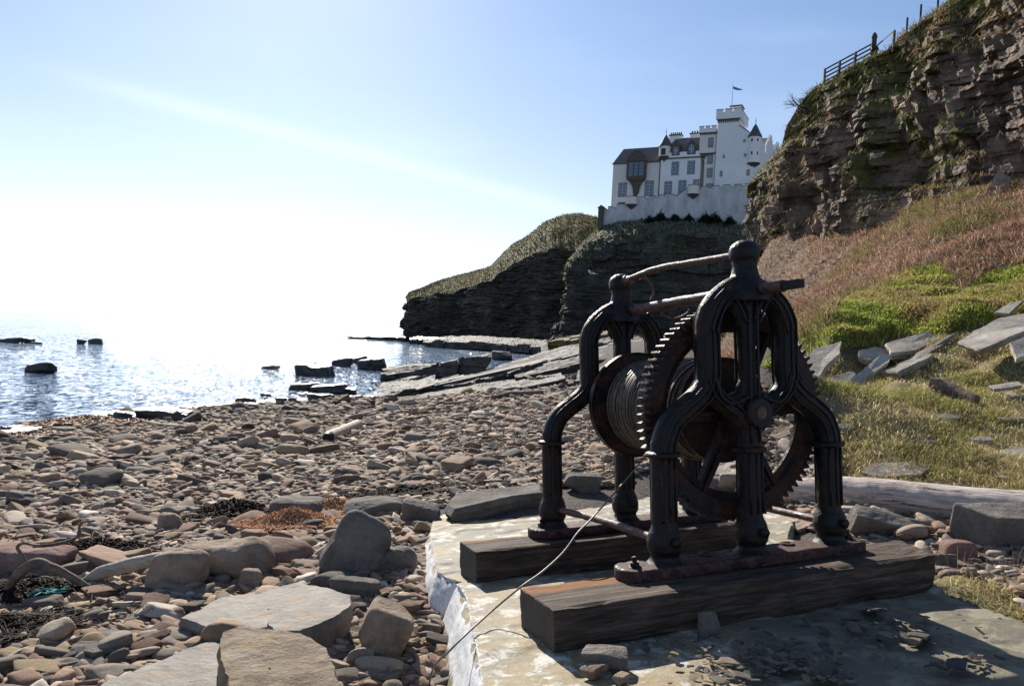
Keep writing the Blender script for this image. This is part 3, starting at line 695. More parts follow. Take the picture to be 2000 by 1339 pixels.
# foot plates
def footplate(x0, x1, seed):
    mb = MB(); n = 14
    pts = [(x0+.10+.10*-math.cos(a)*1, .115*math.sin(a)) for a in np.linspace(-math.pi/2, math.pi/2, n)]
    pts = [(x0+.08-.08*math.cos(a), -.115*math.sin(a)) for a in np.linspace(-math.pi/2, math.pi/2, n)]+[(x1-.08+.08*math.cos(a), .115*math.sin(a)) for a in np.linspace(-math.pi/2, math.pi/2, n)]
    mb.quad3([(x, y, 0.) for x, y in pts], (0, 0, .068)); me = remesh(mb.mesh('fp'), .010, 'foot_plate', 2)
    V = getco(me); N = getno(me); V += N*(.004*fbm(V, 12, 4, seed))[:, None]; setco(me, V); return me
p1 = footplate(-.92, .84, 5); p2 = footplate(-.80, .86, 6)
wp('foot_plate', p1, M['plateiron'], loc=(0, 0, 0)); wp('foot_plate', p2, M['plateiron'], loc=(dxf, dyf, dzf))
def bolt(h):
    mb = MB(); mb.lathe([(.001, 0), (.036, 0), (.036, .008), (.001, .009)], (0, 0, 0), (0, 0, 1), 20)
    mb.lathe([(.001, .008), (.028, .008), (.028, .032), (.001, .032)], (0, 0, 0), (0, 0, 1), 6)
    mb.lathe([(.001, .03), (.014, .03), (.014, h-.004), (.010, h), (.001, h)], (0, 0, 0), (0, 0, 1), 12); return mb.mesh('bolt')
bl = bolt(.062)
for x, y, z in [(-.82, -.02, .066), (.755, 0, .066), (dxf-.70, dyf, dzf+.066), (dxf+.78, dyf, dzf+.066)]:
    wp('bolt', bl, M['iron'], loc=(x, y, z)).rotation_euler = (random.uniform(-.12, .12), random.uniform(-.12, .12), random.random())
mb = MB(); mb.lathe([(.022, 0), (.042, 0), (.045, .006), (.042, .012), (.022, .012), (.022, 0)], (0, 0, 0), (0, 0, 1), 24); wsh = mb.mesh('washer')
for x in (-.30, .31): wp('washer', wsh, M['plateiron'], loc=(x, .045, .068))
# toothed wheel
GC = np.array([.015, .165, .895]); mb = MB(); NT_ = 84; RO, RI, gw = .632, .545, .048
mb.lathe([(RI, -gw), (RO, -gw), (RO, gw), (RI, gw), (RI-.02, gw*.5), (RI-.05, .012), (RI-.05, -.012), (RI-.02, -gw*.5), (RI, -gw)], GC, (0, 1, 0), 168)
for k in range(NT_):
    a0 = 2*math.pi*k/NT_; da = 2*math.pi/NT_
    def pol(r, a): return (GC[0]+r*math.cos(a), GC[1]-gw, GC[2]+r*math.sin(a))
    wv_ = 1+RNG.normal(0, .06)
    P = [pol(RO-.004, a0-da*.30), pol(RO+.018, a0-da*.24), pol(RO+.036*wv_, a0-da*.12), pol(RO+.036*wv_, a0+da*.12), pol(RO+.018, a0+da*.24), pol(RO-.004, a0+da*.30)]
    mb.quad3(P, (0, 2*gw, 0))
for k in range(6):
    a = math.pi/3*k+.02; c, s_ = math.cos(a), math.sin(a)
    P = [(GC[0]+r*c-wd*s_, GC[1]-.022, GC[2]+r*s_+wd*c) for r, wd in ((.08, .05), (.54, .034), (.54, -.034), (.08, -.05))]; mb.quad3(P, (0, .044, 0))
    P = [(GC[0]+r*c-wd*s_, GC[1]-.045, GC[2]+r*s_+wd*c) for r, wd in ((.08, .013), (.54, .010), (.54, -.010), (.08, -.013))]; mb.quad3(P, (0, .09, 0))
mb.lathe([(.001, -.07), (.075, -.07), (.115, -.05), (.115, .05), (.075, .07), (.001, .07)], GC, (0, 1, 0), 40)
gm = mb.mesh('toothed_wheel'); wp('toothed_wheel', gm, M['gear'])
# drum with its two flanges, core and wound wire
DC = np.array([.0, 0, .90]); yN, yF = .32, 1.24
mb = MB(); mb.lathe([(.001, yN), (.17, yN), (.17, yF), (.001, yF)], DC, (0, 1, 0), 48); drum = wp('drum', mb.mesh('drum', ang=30), M['gear'])
for y, rr_, fxo in ((yN, .338, .045), (yF, .39, -.03)):
    mb = MB(); mb.lathe([(.001, y-.05), (.09, y-.05), (.10, y-.02), (rr_-.02, y-.016), (rr_, y-.026), (rr_, y+.026), (rr_-.02, y+.016), (.1, y+.02), (.001, y+.02)], DC+np.array([fxo, 0, 0]), (0, 1, 0), 72)
    obj('flange', mb.mesh('flange'), M['gear'], drum)
mb = MB()
for lyr, (rad, step_) in enumerate([(.300, .0135), (.316, .019)]):
    ncoil = int((yF-yN-.10)/step_)
    for k in range(ncoil):
        y = yN+.05+k*step_; tl = RNG.normal(0, .010); ph = RNG.uniform(0, 6.28); r1 = rad+RNG.normal(0, .003)+(.012 if RNG.random() < .2 else 0)
        a = np.linspace(0, 2*math.pi, 44); P = np.stack([DC[0]+r1*np.cos(a), y+tl*np.cos(a-ph)+.004*np.sin(3*a+ph), DC[2]+r1*np.sin(a)], 1); P[:, 1] = np.clip(P[:, 1], yN+.03, yF-.03)
        mb.tube(P, .0066, 6, False)
mb.lathe([(.001, yN+.02), (.288, yN+.02), (.288, yF-.02), (.001, yF-.02)], DC, (0, 1, 0), 48)
wc = mb.mesh('wire_coil', ang=40); wc.polygons.foreach_set('use_smooth', np.ones(len(wc.polygons), bool)); obj('wire_coil', wc, M['coil'], drum)
# drum axle, upper shaft with pinion, top bar, tie rods
mb = MB(); mb.lathe([(.001, -.10), (.036, -.10), (.036, dyf+.13), (.001, dyf+.13)], (0.02, 0, .90), (0, 1, 0), 24); wp('drum_axle', mb.mesh('drum_axle', ang=30), M['rod'])
def rodmesh(P, r, name, seed, n=16):
    mb = MB(); P = smooth_line(P, 70); mb.tube(P, r, n); me = mb.mesh(name); me.polygons.foreach_set('use_smooth', np.ones(len(me.polygons), bool))
    V = getco(me); N = getno(me); V += N*(.004*fbm(V, 22, 4, seed)+.002*fbm(V, 60, 2, seed+1))[:, None]; setco(me, V); return me
wp('upper_shaft', rodmesh([(.03, -.30, 1.635), (.03, .2, 1.635), (0.0, .8, 1.625), (dxf+.03, dyf+.08, 1.60)], .036, 'upper_shaft', 11), M['rod'])
mb = MB(); mb.box((.008, -.44, 1.612), (.055, -.30, 1.660)); wp('crank_square', mb.mesh('crank_square'), M['iron'])
wp('top_bar', rodmesh([(0, .0, 1.862), (-.01, .35, 1.868), (-.03, .8, 1.88), (-.045, 1.05, 1.868), (dxf, dyf+.02, 1.825)], .0225, 'top_bar', 12), M['rod'])
mb = MB(); mb.lathe([(.001, -.06), (.042, -.06), (.042, -.01), (.034, .0), (.030, .06), (.001, .06)], (dxf+.002, dyf-.11, 1.838), (0, -1, 0), 20); wp('bar_socket', mb.mesh('bar_socket', ang=30), M['rod'])
mb = MB(); mb.tube(smooth_line([(.0, dyf-.20, 1.85), (.03, dyf-.21, 1.84), (.075, dyf-.21, 1.80), (.10, dyf-.21, 1.73), (.075, dyf-.21, 1.67)], 20), np.linspace(.020, .011, 20), 8)
hk = mb.mesh('pawl_lever', True); wp('pawl_lever', hk, M['rod'])
mb = MB(); mb.tube(smooth_line([(.0, .93, 1.57), (.03, .90, 1.53), (.09, .86, 1.525), (.15, .82, 1.56), (.155, .81, 1.585)], 20), np.linspace(.010, .006, 20), 8); wp('pawl_spring', mb.mesh('pawl_spring', True), M['rod'])
mb = MB(); pc_ = (.03, .165, 1.635); mb.lathe([(.001, -.06), (.058, -.06), (.058, .06), (.001, .06)], pc_, (0, 1, 0), 30)
for k in range(12):
    a = 2*math.pi*k/12; P = [(pc_[0]+r*math.cos(a+da), pc_[1]-.055, pc_[2]+r*math.sin(a+da)) for r, da in ((.055, -.16), (.085, -.08), (.085, .08), (.055, .16))]; mb.quad3(P, (0, .11, 0))
wp('pinion', mb.mesh('pinion'), M['gear'])
for x, s_ in ((-.61, 21), (.61, 22)):
    wp('tie_rod', rodmesh([(x, .06, .185), (x, .7, .175), (x+dxf, dyf-.05, .155)], .0235, 'tie_rod', s_), M['rod'])
# loose wire from the drum down over the platform edge
def wxy(u, v, b): 
    q = loc_px(u, v, b); return lw(*q)
pts = [wxy(1258, 893, 4.75), wxy(1232, 925, 4.65), wxy(1195, 968, 4.5), wxy(1150, 1018, 4.3), wxy(1128, 1040, 4.22), wxy(1100, 1078, 4.15), wxy(1060, 1115, 4.08), wxy(1018, 1145, 4.0)]
for u, v, c in [(960, 1193, .05), (905, 1243, .03), (876, 1272, -.03)]: q = slab_px(u, v, c); pts.append(lw(*q))
for u, v, c in [(862, 1290, -.12), (850, 1312, -.25), (845, 1339, -.38), (846, 1365, -.5)]: q = slab_px(u, v, c); q[0] -= .02; pts.append(lw(*q))
mb = MB(); mb.tube(smooth_line(pts, 90), .0055, 6); o = obj('loose_cable', mb.mesh('loose_cable', True), M['wire'], label='thin loose steel wire running from the winch drum down over the whitewashed platform edge', cat='wire')

# ------------------------------------------------------------------ cliffs
def worley_steps(s, z, bw, bh, seed):
    """random offset per block of a coursed, jointed rock face"""
    r = np.floor(z/bh+.35*np.sin(s*.21+seed)); c = np.floor(s/bw+hash3(r.astype(int), r.astype(int)*0+1, r.astype(int)*0, seed)*7)
    return hash3(c.astype(int), r.astype(int), r.astype(int)*0, seed+1), hash3(r.astype(int), r.astype(int)*0, r.astype(int)*0, seed+2)
def resample(A, n):
    A = np.asarray(A, float); d = np.r_[0, np.cumsum(np.linalg.norm(np.diff(A[:, :3], axis=0), axis=1))]; t = np.linspace(0, d[-1], n)
    return np.stack([np.interp(t, d, A[:, k]) for k in range(A.shape[1])], 1), t
def cliff(name, base, top, crest, nu, nv, nc, mat, amp, bw, bh, power=1.5, seed=1, label=None, cat=None, cback=60., bulge=0., dip=0., smoothk=0, vegfn=None, fold=1., blocky=False):
    """base, top, crest: world points along the face (same count); blocks of width bw, courses of height bh"""
    n0 = len(base); base, top, crest = map(lambda a: np.asarray(a, float), (base, top, crest))
    J = np.concatenate([base, top, crest], 1); t = np.r_[0, np.cumsum(np.linalg.norm(np.diff(base, axis=0), axis=1)+.5*np.linalg.norm(np.diff(top, axis=0), axis=1))]
    ss = np.linspace(0, t[-1], nu)
    J = np.stack([np.interp(ss, t, J[:, k]) for k in range(9)], 1)
    for _ in range(smoothk): J[1:-1] = (J[:-2]+2*J[1:-1]+J[2:])/4
    b, tp, cr_ = J[:, :3], J[:, 3:6], J[:, 6:]
    tan = np.gradient(b, axis=0); tan[:, 2] = 0; tan /= np.linalg.norm(tan, axis=1)[:, None]+1e-9
    for _ in range(12): tan[1:-1] = (tan[:-2]+2*tan[1:-1]+tan[2:])/4
    out = np.cross(tan, [0, 0, 1]); out /= np.linalg.norm(out, axis=1)[:, None]
    mid = len(out)//2
    if np.dot(out[mid], b[mid]-CAM) > 0: out = -out
    f = np.linspace(0, 1, nv); rows = []
    h = f[:, None, None]
    G = b[None]*(1-h)+tp[None]*h
    hor = (tp-b)*np.array([1, 1, 0]); G = G+hor[None]*(h**power-h)
    arc = np.r_[0, np.cumsum(np.linalg.norm(np.diff(b, axis=0), axis=1))][None]+0*G[:, :, 0]
    z = G[:, :, 2]+dip*arc
    Pq = G.reshape(-1, 3)
    big = fbm(Pq, 1/(bw*4.), 3, seed).reshape(z.shape); med = fbm(Pq, 1/(bw*1.6), 3, seed+4).reshape(z.shape); fi = fbm(Pq, (3./bw, 3./bw, 4./bh), 4, seed+8).reshape(z.shape)
    blk, lay = worley_steps(arc.ravel(), z.ravel(), bw, bh, seed); blk = blk.reshape(z.shape)-.5; lay = lay.reshape(z.shape)-.5
    blk2, lay2 = worley_steps(arc.ravel(), z.ravel(), bw*.38, bh*.36, seed+5); blk2 = blk2.reshape(z.shape)-.5; lay2 = lay2.reshape(z.shape)-.5
    blk3, lay3 = worley_steps(arc.ravel(), z.ravel(), bw*.55, bh*.16, seed+9); blk3 = blk3.reshape(z.shape)-.5
    butt = np.abs(fbm(np.stack([arc.ravel()/(bw*2.2), z.ravel()*0, z.ravel()*.03/bh], 1), 1., 2, seed+20)).reshape(z.shape)
    off = amp*((1.5*big+.7*med+.75*blk+.45*lay+.28*blk2+.20*lay2+.22*fi) if not blocky else (1.1*big+.55*med+.95*blk+.2*lay+.5*blk2+.3*lay2+.35*(blk3)+.15*fi)-fold*1.6*(.35-butt).clip(0)*2+bulge*np.sin(f*math.pi)[:, None])
    win = np.clip((1-f)*14, 0, 1)[:, None]; win = .35+.65*win
    G = G+out[None]*(off*win)[:, :, None]; G[:, :, 2] += amp*.10*fi
    veg = np.zeros(z.shape)
    if vegfn is not None: veg = vegfn(f[:, None]+0*z, fbm(Pq, 1/(bw*1.5), 4, seed+31).reshape(z.shape))
    # grassy brow between edge and crest, then the plateau behind it
    g = np.linspace(0, 1, nc+1)[1:, None, None]
    C_ = G[-1][None]*(1-g)+cr_[None]*g; C_[:, :, 2] += np.sin(g[:, :, 0]*math.pi)*(.02 if blocky else .035)*np.linalg.norm(cr_-tp, axis=1)[None]
    q = C_.reshape(-1, 3); nz = fbm(q, 1.2/bw, 4, seed+12).reshape(C_.shape[:2]); C_[:, :, 2] += nz*amp*(.2 if blocky else .5)*np.minimum(1, 1.2-g[:, :, 0]*.6)
    bk = []
    for k in (.15, .5, 1.): bk.append(np.concatenate([cr_[:, :2]-out[:, :2]*cback*k, cr_[:, 2:3]-.4*k], 1))
    V = np.concatenate([G, C_, np.array(bk)], 0); nr_ = V.shape[0]
    vg = np.concatenate([veg, np.ones((nr_-nv, nu))], 0)
    me = fast_mesh(name, V.reshape(-1, 3), gridq(nr_, nu), smooth=False, extra={'veg': vg.ravel()})
    bm = None
    o = obj(name, me, mat, kind='structure'); 
    if label: o['label'] = label
    return o, V, nv
def U3(L): return np.array([at(*p) for p in L])
# near cliff on the right
nb = [(1620, 715, 90), (1530, 705, 70), (1485, 484, 60), (1486, 490, 55), (1510, 486, 51), (1545, 486, 47.5), (1575, 490, 45), (1610, 486, 42), (1650, 480, 40), (1700, 465, 37.5), (1760, 440, 35), (1850, 412, 32), (1950, 395, 29), (2100, 360, 25), (2300, 300, 21)]
ntp = [(1600, 350, 94), (1530, 350, 75), (1488, 372, 63), (1492, 345, 58), (1530, 300, 54.5), (1566, 262, 51.5), (1580, 215, 49), (1606, 172, 46.5), (1655, 143, 44.5), (1700, 117, 42.5), (1745, 90, 40.5), (1800, 48, 38), (1862, 2, 36), (1960, -80, 33), (2200, -300, 26)]
def topD(u): return float(np.interp(u, [p[0] for p in ntp[4:]], [p[2] for p in ntp[4:]]))
nb_ = U3(nb); nt_ = U3(ntp); nc_ = nt_.copy(); nc_[:, 1] += 4; nc_[:, 2] += .1
NC, NCV, _nv = cliff('cliff', nb_, nt_, nc_, 760, 430, 14, M['cliff'], 1.0, 2.0, 2.5, 1.2, 11, 'steep mossy sandstone cliff rising on the right of the beach', bulge=.4, dip=.06, blocky=True, fold=.8,
    vegfn=lambda f, n: np.clip((n-.25+.35*(f > .86)*(f-.86)/.14*3)*7, 0, 1)*.95)
# far headland, grassy on top
_hd = [(840, 470, 586, 570), (792, 345, 592, 582), (800, 338, 583, 572), (816, 332, 579, 566), (830, 326, 581, 560), (855, 318, 571, 549), (880, 311, 573, 541), (900, 306, 563, 536), (922, 300, 560, 530), (940, 295, 550, 526), (958, 291, 548, 520), (972, 288, 532, 506), (985, 284, 527, 492), (1003, 280, 514, 476), (1020, 276, 508, 468), (1040, 272, 494, 453),
       (1062, 267, 492, 434), (1082, 263, 484, 426), (1105, 259, 490, 418), (1130, 256, 486, 416), (1165, 250, 486, 424), (1250, 244, 484, 430), (1400, 240, 484, 430)]
hu = [(a_, b_, 0) for a_, b_, _, _ in _hd]; he = [r[2] for r in _hd]; hc = [r[3] for r in _hd]
def pz(u, D, z):
    v = CY
    for _ in range(6): p = at(u, v, D); v += (p[2]-z)/D*F/UP[2]
    return at(u, v, D)
hb_ = np.array([pz(u-4, D, -3) for u, D, _ in hu]); ht_ = np.array([at(u, e, D+4) for (u, D, _), e in zip(hu, he)]); hc_ = np.array([at(u, c, D+44) for (u, D, _), c in zip(hu, hc)])
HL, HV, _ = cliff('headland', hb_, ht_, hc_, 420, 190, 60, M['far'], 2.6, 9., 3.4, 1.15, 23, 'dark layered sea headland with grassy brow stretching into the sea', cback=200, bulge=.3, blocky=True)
# crag carrying the castle
cb_ = [(1190, 262), (1098, 236), (1084, 214), (1092, 204), (1120, 200), (1150, 198), (1200, 195), (1260, 191), (1350, 186), (1420, 182), (1500, 178), (1620, 172), (1760, 168)]
ct = [(1200, 480, 268), (1140, 500, 244), (1124, 505, 222), (1128, 492, 212), (1148, 478, 208), (1172, 468, 205), (1205, 462, 201), (1262, 458, 197), (1350, 458, 192), (1420, 460, 188), (1500, 462, 184), (1620, 462, 178), (1760, 462, 174)]
cc = [(1200, 470, 275), (1150, 482, 250), (1140, 476, 226), (1146, 462, 216), (1164, 445, 211), (1182, 432, 207.5), (1212, 424, 203), (1262, 417, 199), (1350, 421, 194), (1420, 427, 190), (1500, 430, 186), (1620, 430, 180), (1760, 430, 176)]
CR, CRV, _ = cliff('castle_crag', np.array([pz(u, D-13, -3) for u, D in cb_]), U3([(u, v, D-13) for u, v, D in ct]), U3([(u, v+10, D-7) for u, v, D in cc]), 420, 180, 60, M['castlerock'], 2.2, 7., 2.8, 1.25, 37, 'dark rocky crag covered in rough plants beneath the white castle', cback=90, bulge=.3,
    vegfn=lambda f, n: np.clip((f-.45+n*.9)*2.2-.3, 0, 1)*.9)
for o_ in (NC, HL, CR): o_.pop('label', None)

# ------------------------------------------------------------------ castle
CA = 27.; PC = at(1193, 408, 205); dC = np.array([math.cos(R_(CA)), -math.sin(R_(CA)), 0]); nC = np.array([math.sin(R_(CA)), math.cos(R_(CA)), 0])
def K(X, Y, y=0.):
    """enlarged-view coordinates of the castle -> castle-local x, z on the plane at depth y"""
    d = raydir(1150+X/4.617, 160+Y/4.617); o = CAM-(PC+nC*y); t = -(o@nC)/(d@nC); p = CAM+t*d-PC; return p@dC, p[2]
CW = Matrix.Translation(PC) @ Matrix.Rotation(-R_(CA), 4, 'Z')
cas = thing('castle', 'large white harled castle with tower, turrets and slate roofs on the clifftop', 'castle', mw=CW)
def part(name, mb, mat, parent=None, ang=None, smooth=False): 
    me = mb.mesh(name, smooth, ang); return obj(name, me, M[mat], parent or cas)
def zb(a): return -6.
def KX(X, Y, y): return K(X, Y, y)[0]
def KZ(X, Y, y): return K(X, Y, y)[1]
def window(X0, X1, Y0, Y1, y, bars=(1, 3), sash='glass', trim='trim', tw=.16):
    x0, z1 = K(X0, Y0, y); x1, z0 = K(X1, Y1, y)
    mb = MB()
    for a, b in (((x0, y-.08, z0), (x0+tw, y-.0, z1)), ((x1-tw, y-.08, z0), (x1, y, z1)), ((x0+tw, y-.08, z1-tw), (x1-tw, y, z1)), ((x0+tw, y-.10, z0), (x1-tw, y, z0+tw))): mb.box(a, b)
    wn = part('window', mb, trim)
    mb = MB(); mb.box((x0+tw, y-.03, z0+tw), (x1-tw, y-.002, z1-tw)); part('pane', mb, sash, wn)
    mb = MB(); n, m_ = bars; xx0, xx1, zz0, zz1 = x0+tw, x1-tw, z0+tw, z1-tw; bw = .05
    for k in range(n+2):
        x = xx0+(xx1-xx0-bw)*k/(n+1); mb.box((x, y-.06, zz0), (x+bw, y-.032, zz1))
    for k in range(m_+2):
        z = zz0+(zz1-zz0-bw)*k/(m_+1); mb.box((xx0+bw, y-.058, z), (xx1-bw, y-.033, z+bw))
    part('sash', mb, 'sash', wn)
def roofprism(name, x0, x1, y0, y1, ze, zr, mat, hipl=0., hipr=0., ov=.15):
    ym = (y0+y1)/2; mb = MB()
    V = [(x0-ov, y0-ov, ze), (x1+ov, y0-ov, ze), (x1+ov, y1+ov, ze), (x0-ov, y1+ov, ze), (x0+hipl, ym, zr), (x1-hipr, ym, zr)]
    mb.add(V, [(0, 1, 5, 4), (2, 3, 4, 5)], [(3, 0, 4), (1, 2, 5), (0, 3, 1), (3, 2, 1)]); return part(name, mb, mat)
def wallbox(x0, x1, y0, y1, z0, z1, mat='harl', name='wall'):
    mb = MB(); mb.box((x0, y0, z0), (x1, y1, z1)); return part(name, mb, mat)
# left wing
xl, ze1 = K(222, 735, 0); xr = KX(648, 715, 0); ze1 = KZ(430, 725, 0)
wallbox(xl, xr, 0, 11, -6, ze1, 'cream')
zr1 = KZ(470, 596, 5.5)
roofprism('roof', xl, xr, 0, 11, ze1, zr1, 'slateb', hipl=KX(315, 605, 5.5)-xl)
mb = MB(); mb.box((xl-.25, -.25, ze1-.28), (xr, -.002, ze1-.02)); part('cornice', mb, 'stone')
for a in ((270, 338, 910, 1035), (508, 580, 893, 1025)): window(*a, 0, (1, 3), 'glass')
window(400, 438, 985, 1035, 0, (0, 0), 'dglass'); window(265, 330, 1085, 1115, 0, (1, 0), 'dglass')
# oriel bay
yb = -1.3; x0, zt = K(345, 715, yb); x1, zo = K(505, 850, yb)
mb = MB(); mb.box((x0, yb, zo), (x0+.45, 0, zt)); mb.box((x1-.45, yb, zo), (x1, 0, zt)); mb.box((x0+.45, yb, zt-.35), (x1-.45, 0, zt)); mb.box((x0+.45, yb, zo), (x1-.45, 0, zo+.25))
ori = part('oriel_window', mb, 'stone')
xm = (x0+x1)/2
mb = MB(); mb.box((x0+.45, yb+.12, zo+.25), (x1-.45, yb+.2, zt-.35)); part('pane', mb, 'glass', ori)
mb = MB()
for k in (1, 2): xk = x0+.45+(x1-x0-.9)*k/3; mb.box((xk-.09, yb-.02, zo+.25), (xk+.09, yb+.11, zt-.35))
for k in (1, 2, 3): zk = zo+.25+(zt-zo-.6)*k/4; mb.box((x0+.45, yb+.04, zk-.03), (x1-.45, yb+.1, zk+.03))
part('mullion', mb, 'trim', ori)
zg_ = KZ(425, 612, yb); mb = MB(); mb.quad3([(x0-.1, yb-.1, zt), (x1+.1, yb-.1, zt), (x1-.3, yb-.1, zt+(zg_-zt)*.45), (xm+.6, yb-.1, zg_-.1), (xm-.6, yb-.1, zg_-.1), (x0+.3, yb-.1, zt+(zg_-zt)*.45)], (0, .5, 0)); part('gable', mb, 'stone', ori)
mb = MB(); mb.add([(x0-.1, yb+.4, zt), (x1+.1, yb+.4, zt), (xm, yb+.4, zg_), (x0-.1, 5.3, zt), (x1+.1, 5.3, zt), (xm, 5.3, zg_)], [(0, 2, 5, 3), (2, 1, 4, 5), (0, 3, 4, 1)], [(0, 1, 2), (3, 5, 4)]); part('oriel_roof', mb, 'slateb', ori)
mb = MB(); lv = [(0, 1.), (.8, .92), (1.3, .62), (2.2, .45), (3.0, .36), (4.2, .30), (5.0, .05)]; hw = (x1-x0)/2; V = []
for dz, k in lv: V += [(xm-hw*k, yb*min(1, k*1.05), zo-dz*.93), (xm+hw*k, yb*min(1, k*1.05), zo-dz*.93), (xm+hw*k, -.001, zo-dz*.93), (xm-hw*k, -.001, zo-dz*.93)]
mb.add(V, gridq(len(lv), 4, 0, True)); part('corbel', mb, 'stone', ori)
# round turret at the joint, with cone roof and corbel
def turret(X, Xr, Yt, Yb, Yap, Ycb, y, name='turret', wins=(), mat='harl'):
    xc, zt = K(X, Yt, y); zb_ = KZ(X, Yb, y); r = (KX(X+Xr, Yt, y)-KX(X-Xr, Yt, y))/2; zap = KZ(X, Yap, y); zc = KZ(X, Ycb, y)
    mb = MB(); mb.lathe([(r, zb_), (r, zt)], (xc, y, 0), (0, 0, 1), 28); tu = part(name, mb, mat, None, 30)
    mb = MB(); mb.lathe([(r+.22, zt), (r+.05, zt+(zap-zt)*.12), (r*.72, zt+(zap-zt)*.38), (r*.36, zt+(zap-zt)*.72), (.10, zap-.25), (.06, zap), (.001, zap)], (xc, y, 0), (0, 0, 1), 28); mb.lathe([(r+.22, zt), (r+.22, zt-.12), (r, zt-.12)], (xc, y, 0), (0, 0, 1), 28); part('cone_roof', mb, 'slate', tu)
    mb = MB(); mb.lathe([(.001, zap), (.05, zap), (.05, zap+.4), (.14, zap+.55), (.05, zap+.7), (.025, zap+1.5), (.001, zap+1.6)], (xc, y, 0), (0, 0, 1), 10); part('finial', mb, 'trim', tu)
    h = zb_-zc; mb = MB(); mb.lathe([(r+.06, zb_+.12), (r+.06, zb_-.05), (r*.93, zb_-h*.2), (r*.75, zb_-h*.22), (r*.72, zb_-h*.45), (r*.5, zb_-h*.5), (r*.45, zb_-h*.75), (.05, zc)], (xc, y, 0), (0, 0, 1), 24); part('corbel', mb, 'stone', tu)
    for a in wins:
        x0, z1 = K(a[0], a[2], y-r); x1, z0 = K(a[1], a[3], y-r); dx = (x0+x1)/2-xc; yy = y-math.sqrt(max(r*r-dx*dx, .01)); mb = MB(); mb.box((x0, yy-.06, z0), (x1, yy+.3, z1)); part('window', mb, 'dglass', tu)
    return tu
ym = -.6
turret(693, 54, 583, 682, 470, 742, .1, wins=((655, 690, 600, 655),), mat='cream')
# middle range
xa = KX(652, 690, ym); xb = KX(1010, 690, ym); zp = KZ(850, 632, ym); zs = KZ(850, 690, ym)
wallbox(xa, xb, ym, 11, -6, zs, 'harl'); wallbox(xa, xb, ym-.22, 2., zs+.28, zp, 'harl', 'parapet')
mb = MB(); mb.box((xa, ym-.32, zs), (xb, 0, zs+.28)); mb.box((xa, ym-.28, zp), (xb, .4, zp+.12)); part('string_course', mb, 'stone')
zr2 = KZ(900, 503, 5.2); roofprism('roof', xa, xb+.5, ym+.4, 10.6, zp-.1, zr2, 'slateb', hipl=2.0)
def dormer(X0, X1, Y0, Y1, Yap, y):
    x0, z1 = K(X0, Y0, y); x1, z0 = K(X1, Y1, y); zap = KZ((X0+X1)/2, Yap, y); xm = (x0+x1)/2
    mb = MB(); mb.box((x0-.35, y, z0-.2), (x1+.35, y+3.4, z1)); dm = part('dormer', mb, 'stone')
    mb = MB(); mb.quad3([(x0-.5, y-.05, z1), (x1+.5, y-.05, z1), (xm, y-.05, zap)], (0, 3.6, 0)); part('dormer_roof', mb, 'slate', dm)
    mb = MB(); mb.box((x0, y-.06, z0), (x1, y-.005, z1-.15)); part('pane', mb, 'glass', dm)
    mb = MB(); mb.box((xm-.04, y-.09, z0), (xm+.04, y-.062, z1-.15)); mb.box((x0, y-.09, (z0+z1)/2-.04), (xm-.04, y-.062, (z0+z1)/2+.04)); mb.box((xm+.04, y-.09, (z0+z1)/2-.04), (x1, y-.062, (z0+z1)/2+.04)); part('sash', mb, 'sash', dm)
dormer(762, 806, 585, 655, 515, ym-.25); dormer(903, 950, 562, 645, 512, ym-.25)
for a in ((750, 808, 722, 840), (893, 953, 713, 830), (685, 745, 897, 1015), (812, 875, 888, 1000), (945, 1007, 880, 935)): window(*a, ym, (1, 3), 'glass')
def chimney(X0, X1, Yt, Yb, y, pots):
    x0, z1 = K(X0, Yt, y); x1, z0 = K(X1, Yb, y); mb = MB(); mb.box((x0, y, z0-3), (x1, y+1.6, z1-.3)); ch = part('chimney', mb, 'harl')
    mb = MB(); mb.box((x0-.15, y-.15, z1-.3), (x1+.15, y+1.75, z1)); part('chimney_cap', mb, 'stone', ch)
    for k in range(pots): xx = x0+(x1-x0)*(k+.5)/pots; mb = MB(); mb.lathe([(.001, z1), (.2, z1), (.17, z1+.65), (.2, z1+.7), (.001, z1+.7)], (xx, y+.8, 0), (0, 0, 1), 10); part('chimney_pot', mb, 'stone', ch)
chimney(728, 830, 478, 560, 5, 6); chimney(915, 1003, 462, 540, 5, 4)
def crenel(x0, x1, y0, y1, z0, z1, n, name='parapet', mat='harl', cap='trim', gap=.35, depth=.45):
    mb = MB(); mc = MB(); h = z1-z0
    mb.box((x0, y0, z0), (x1, y0+.5, z1-h*depth)); L = (x1-x0)/(n+(n-1)*gap)
    for k in range(n):
        a = x0+k*L*(1+gap); mb.box((a, y0, z1-h*depth), (a+L, y0+.5, z1)); mc.box((a-.06, y0-.07, z1), (a+L+.06, y0+.55, z1+.13))
        if k < n-1: mc.box((a+L, y0-.06, z1-h*depth), (a+L*(1+gap), y0+.54, z1-h*depth+.1))
    mb.box((x1-.5, y0+.5, z0), (x1, y1, z1)); mb.box((x0, y0+.5, z0), (x0+.5, y1, z1)); mb.box((x0+.5, y1-.5, z0), (x1-.5, y1, z1))
    mc.box((x1-.57, y0+.55, z1), (x1+.06, y1, z1+.13))
    p = part(name, mb, mat); obj('coping', mc.mesh('coping'), M[cap], p); return p
def corbels(x0, x1, y, z0, z1, n, parent=None, ylen=None):
    mb = MB(); mb.box((x0-.15, y-.30, z1-.25), (x1+.15, y-.002, z1-.002)); w_ = (x1-x0)/(2*n-1)
    for k in range(n): a = x0+k*2*w_; mb.quad3([(a, y-.30, z1-.25), (a, y-.002, z1-.25), (a, y-.002, z0)], (w_, 0, 0))
    part('corbel_course', mb, 'stone')
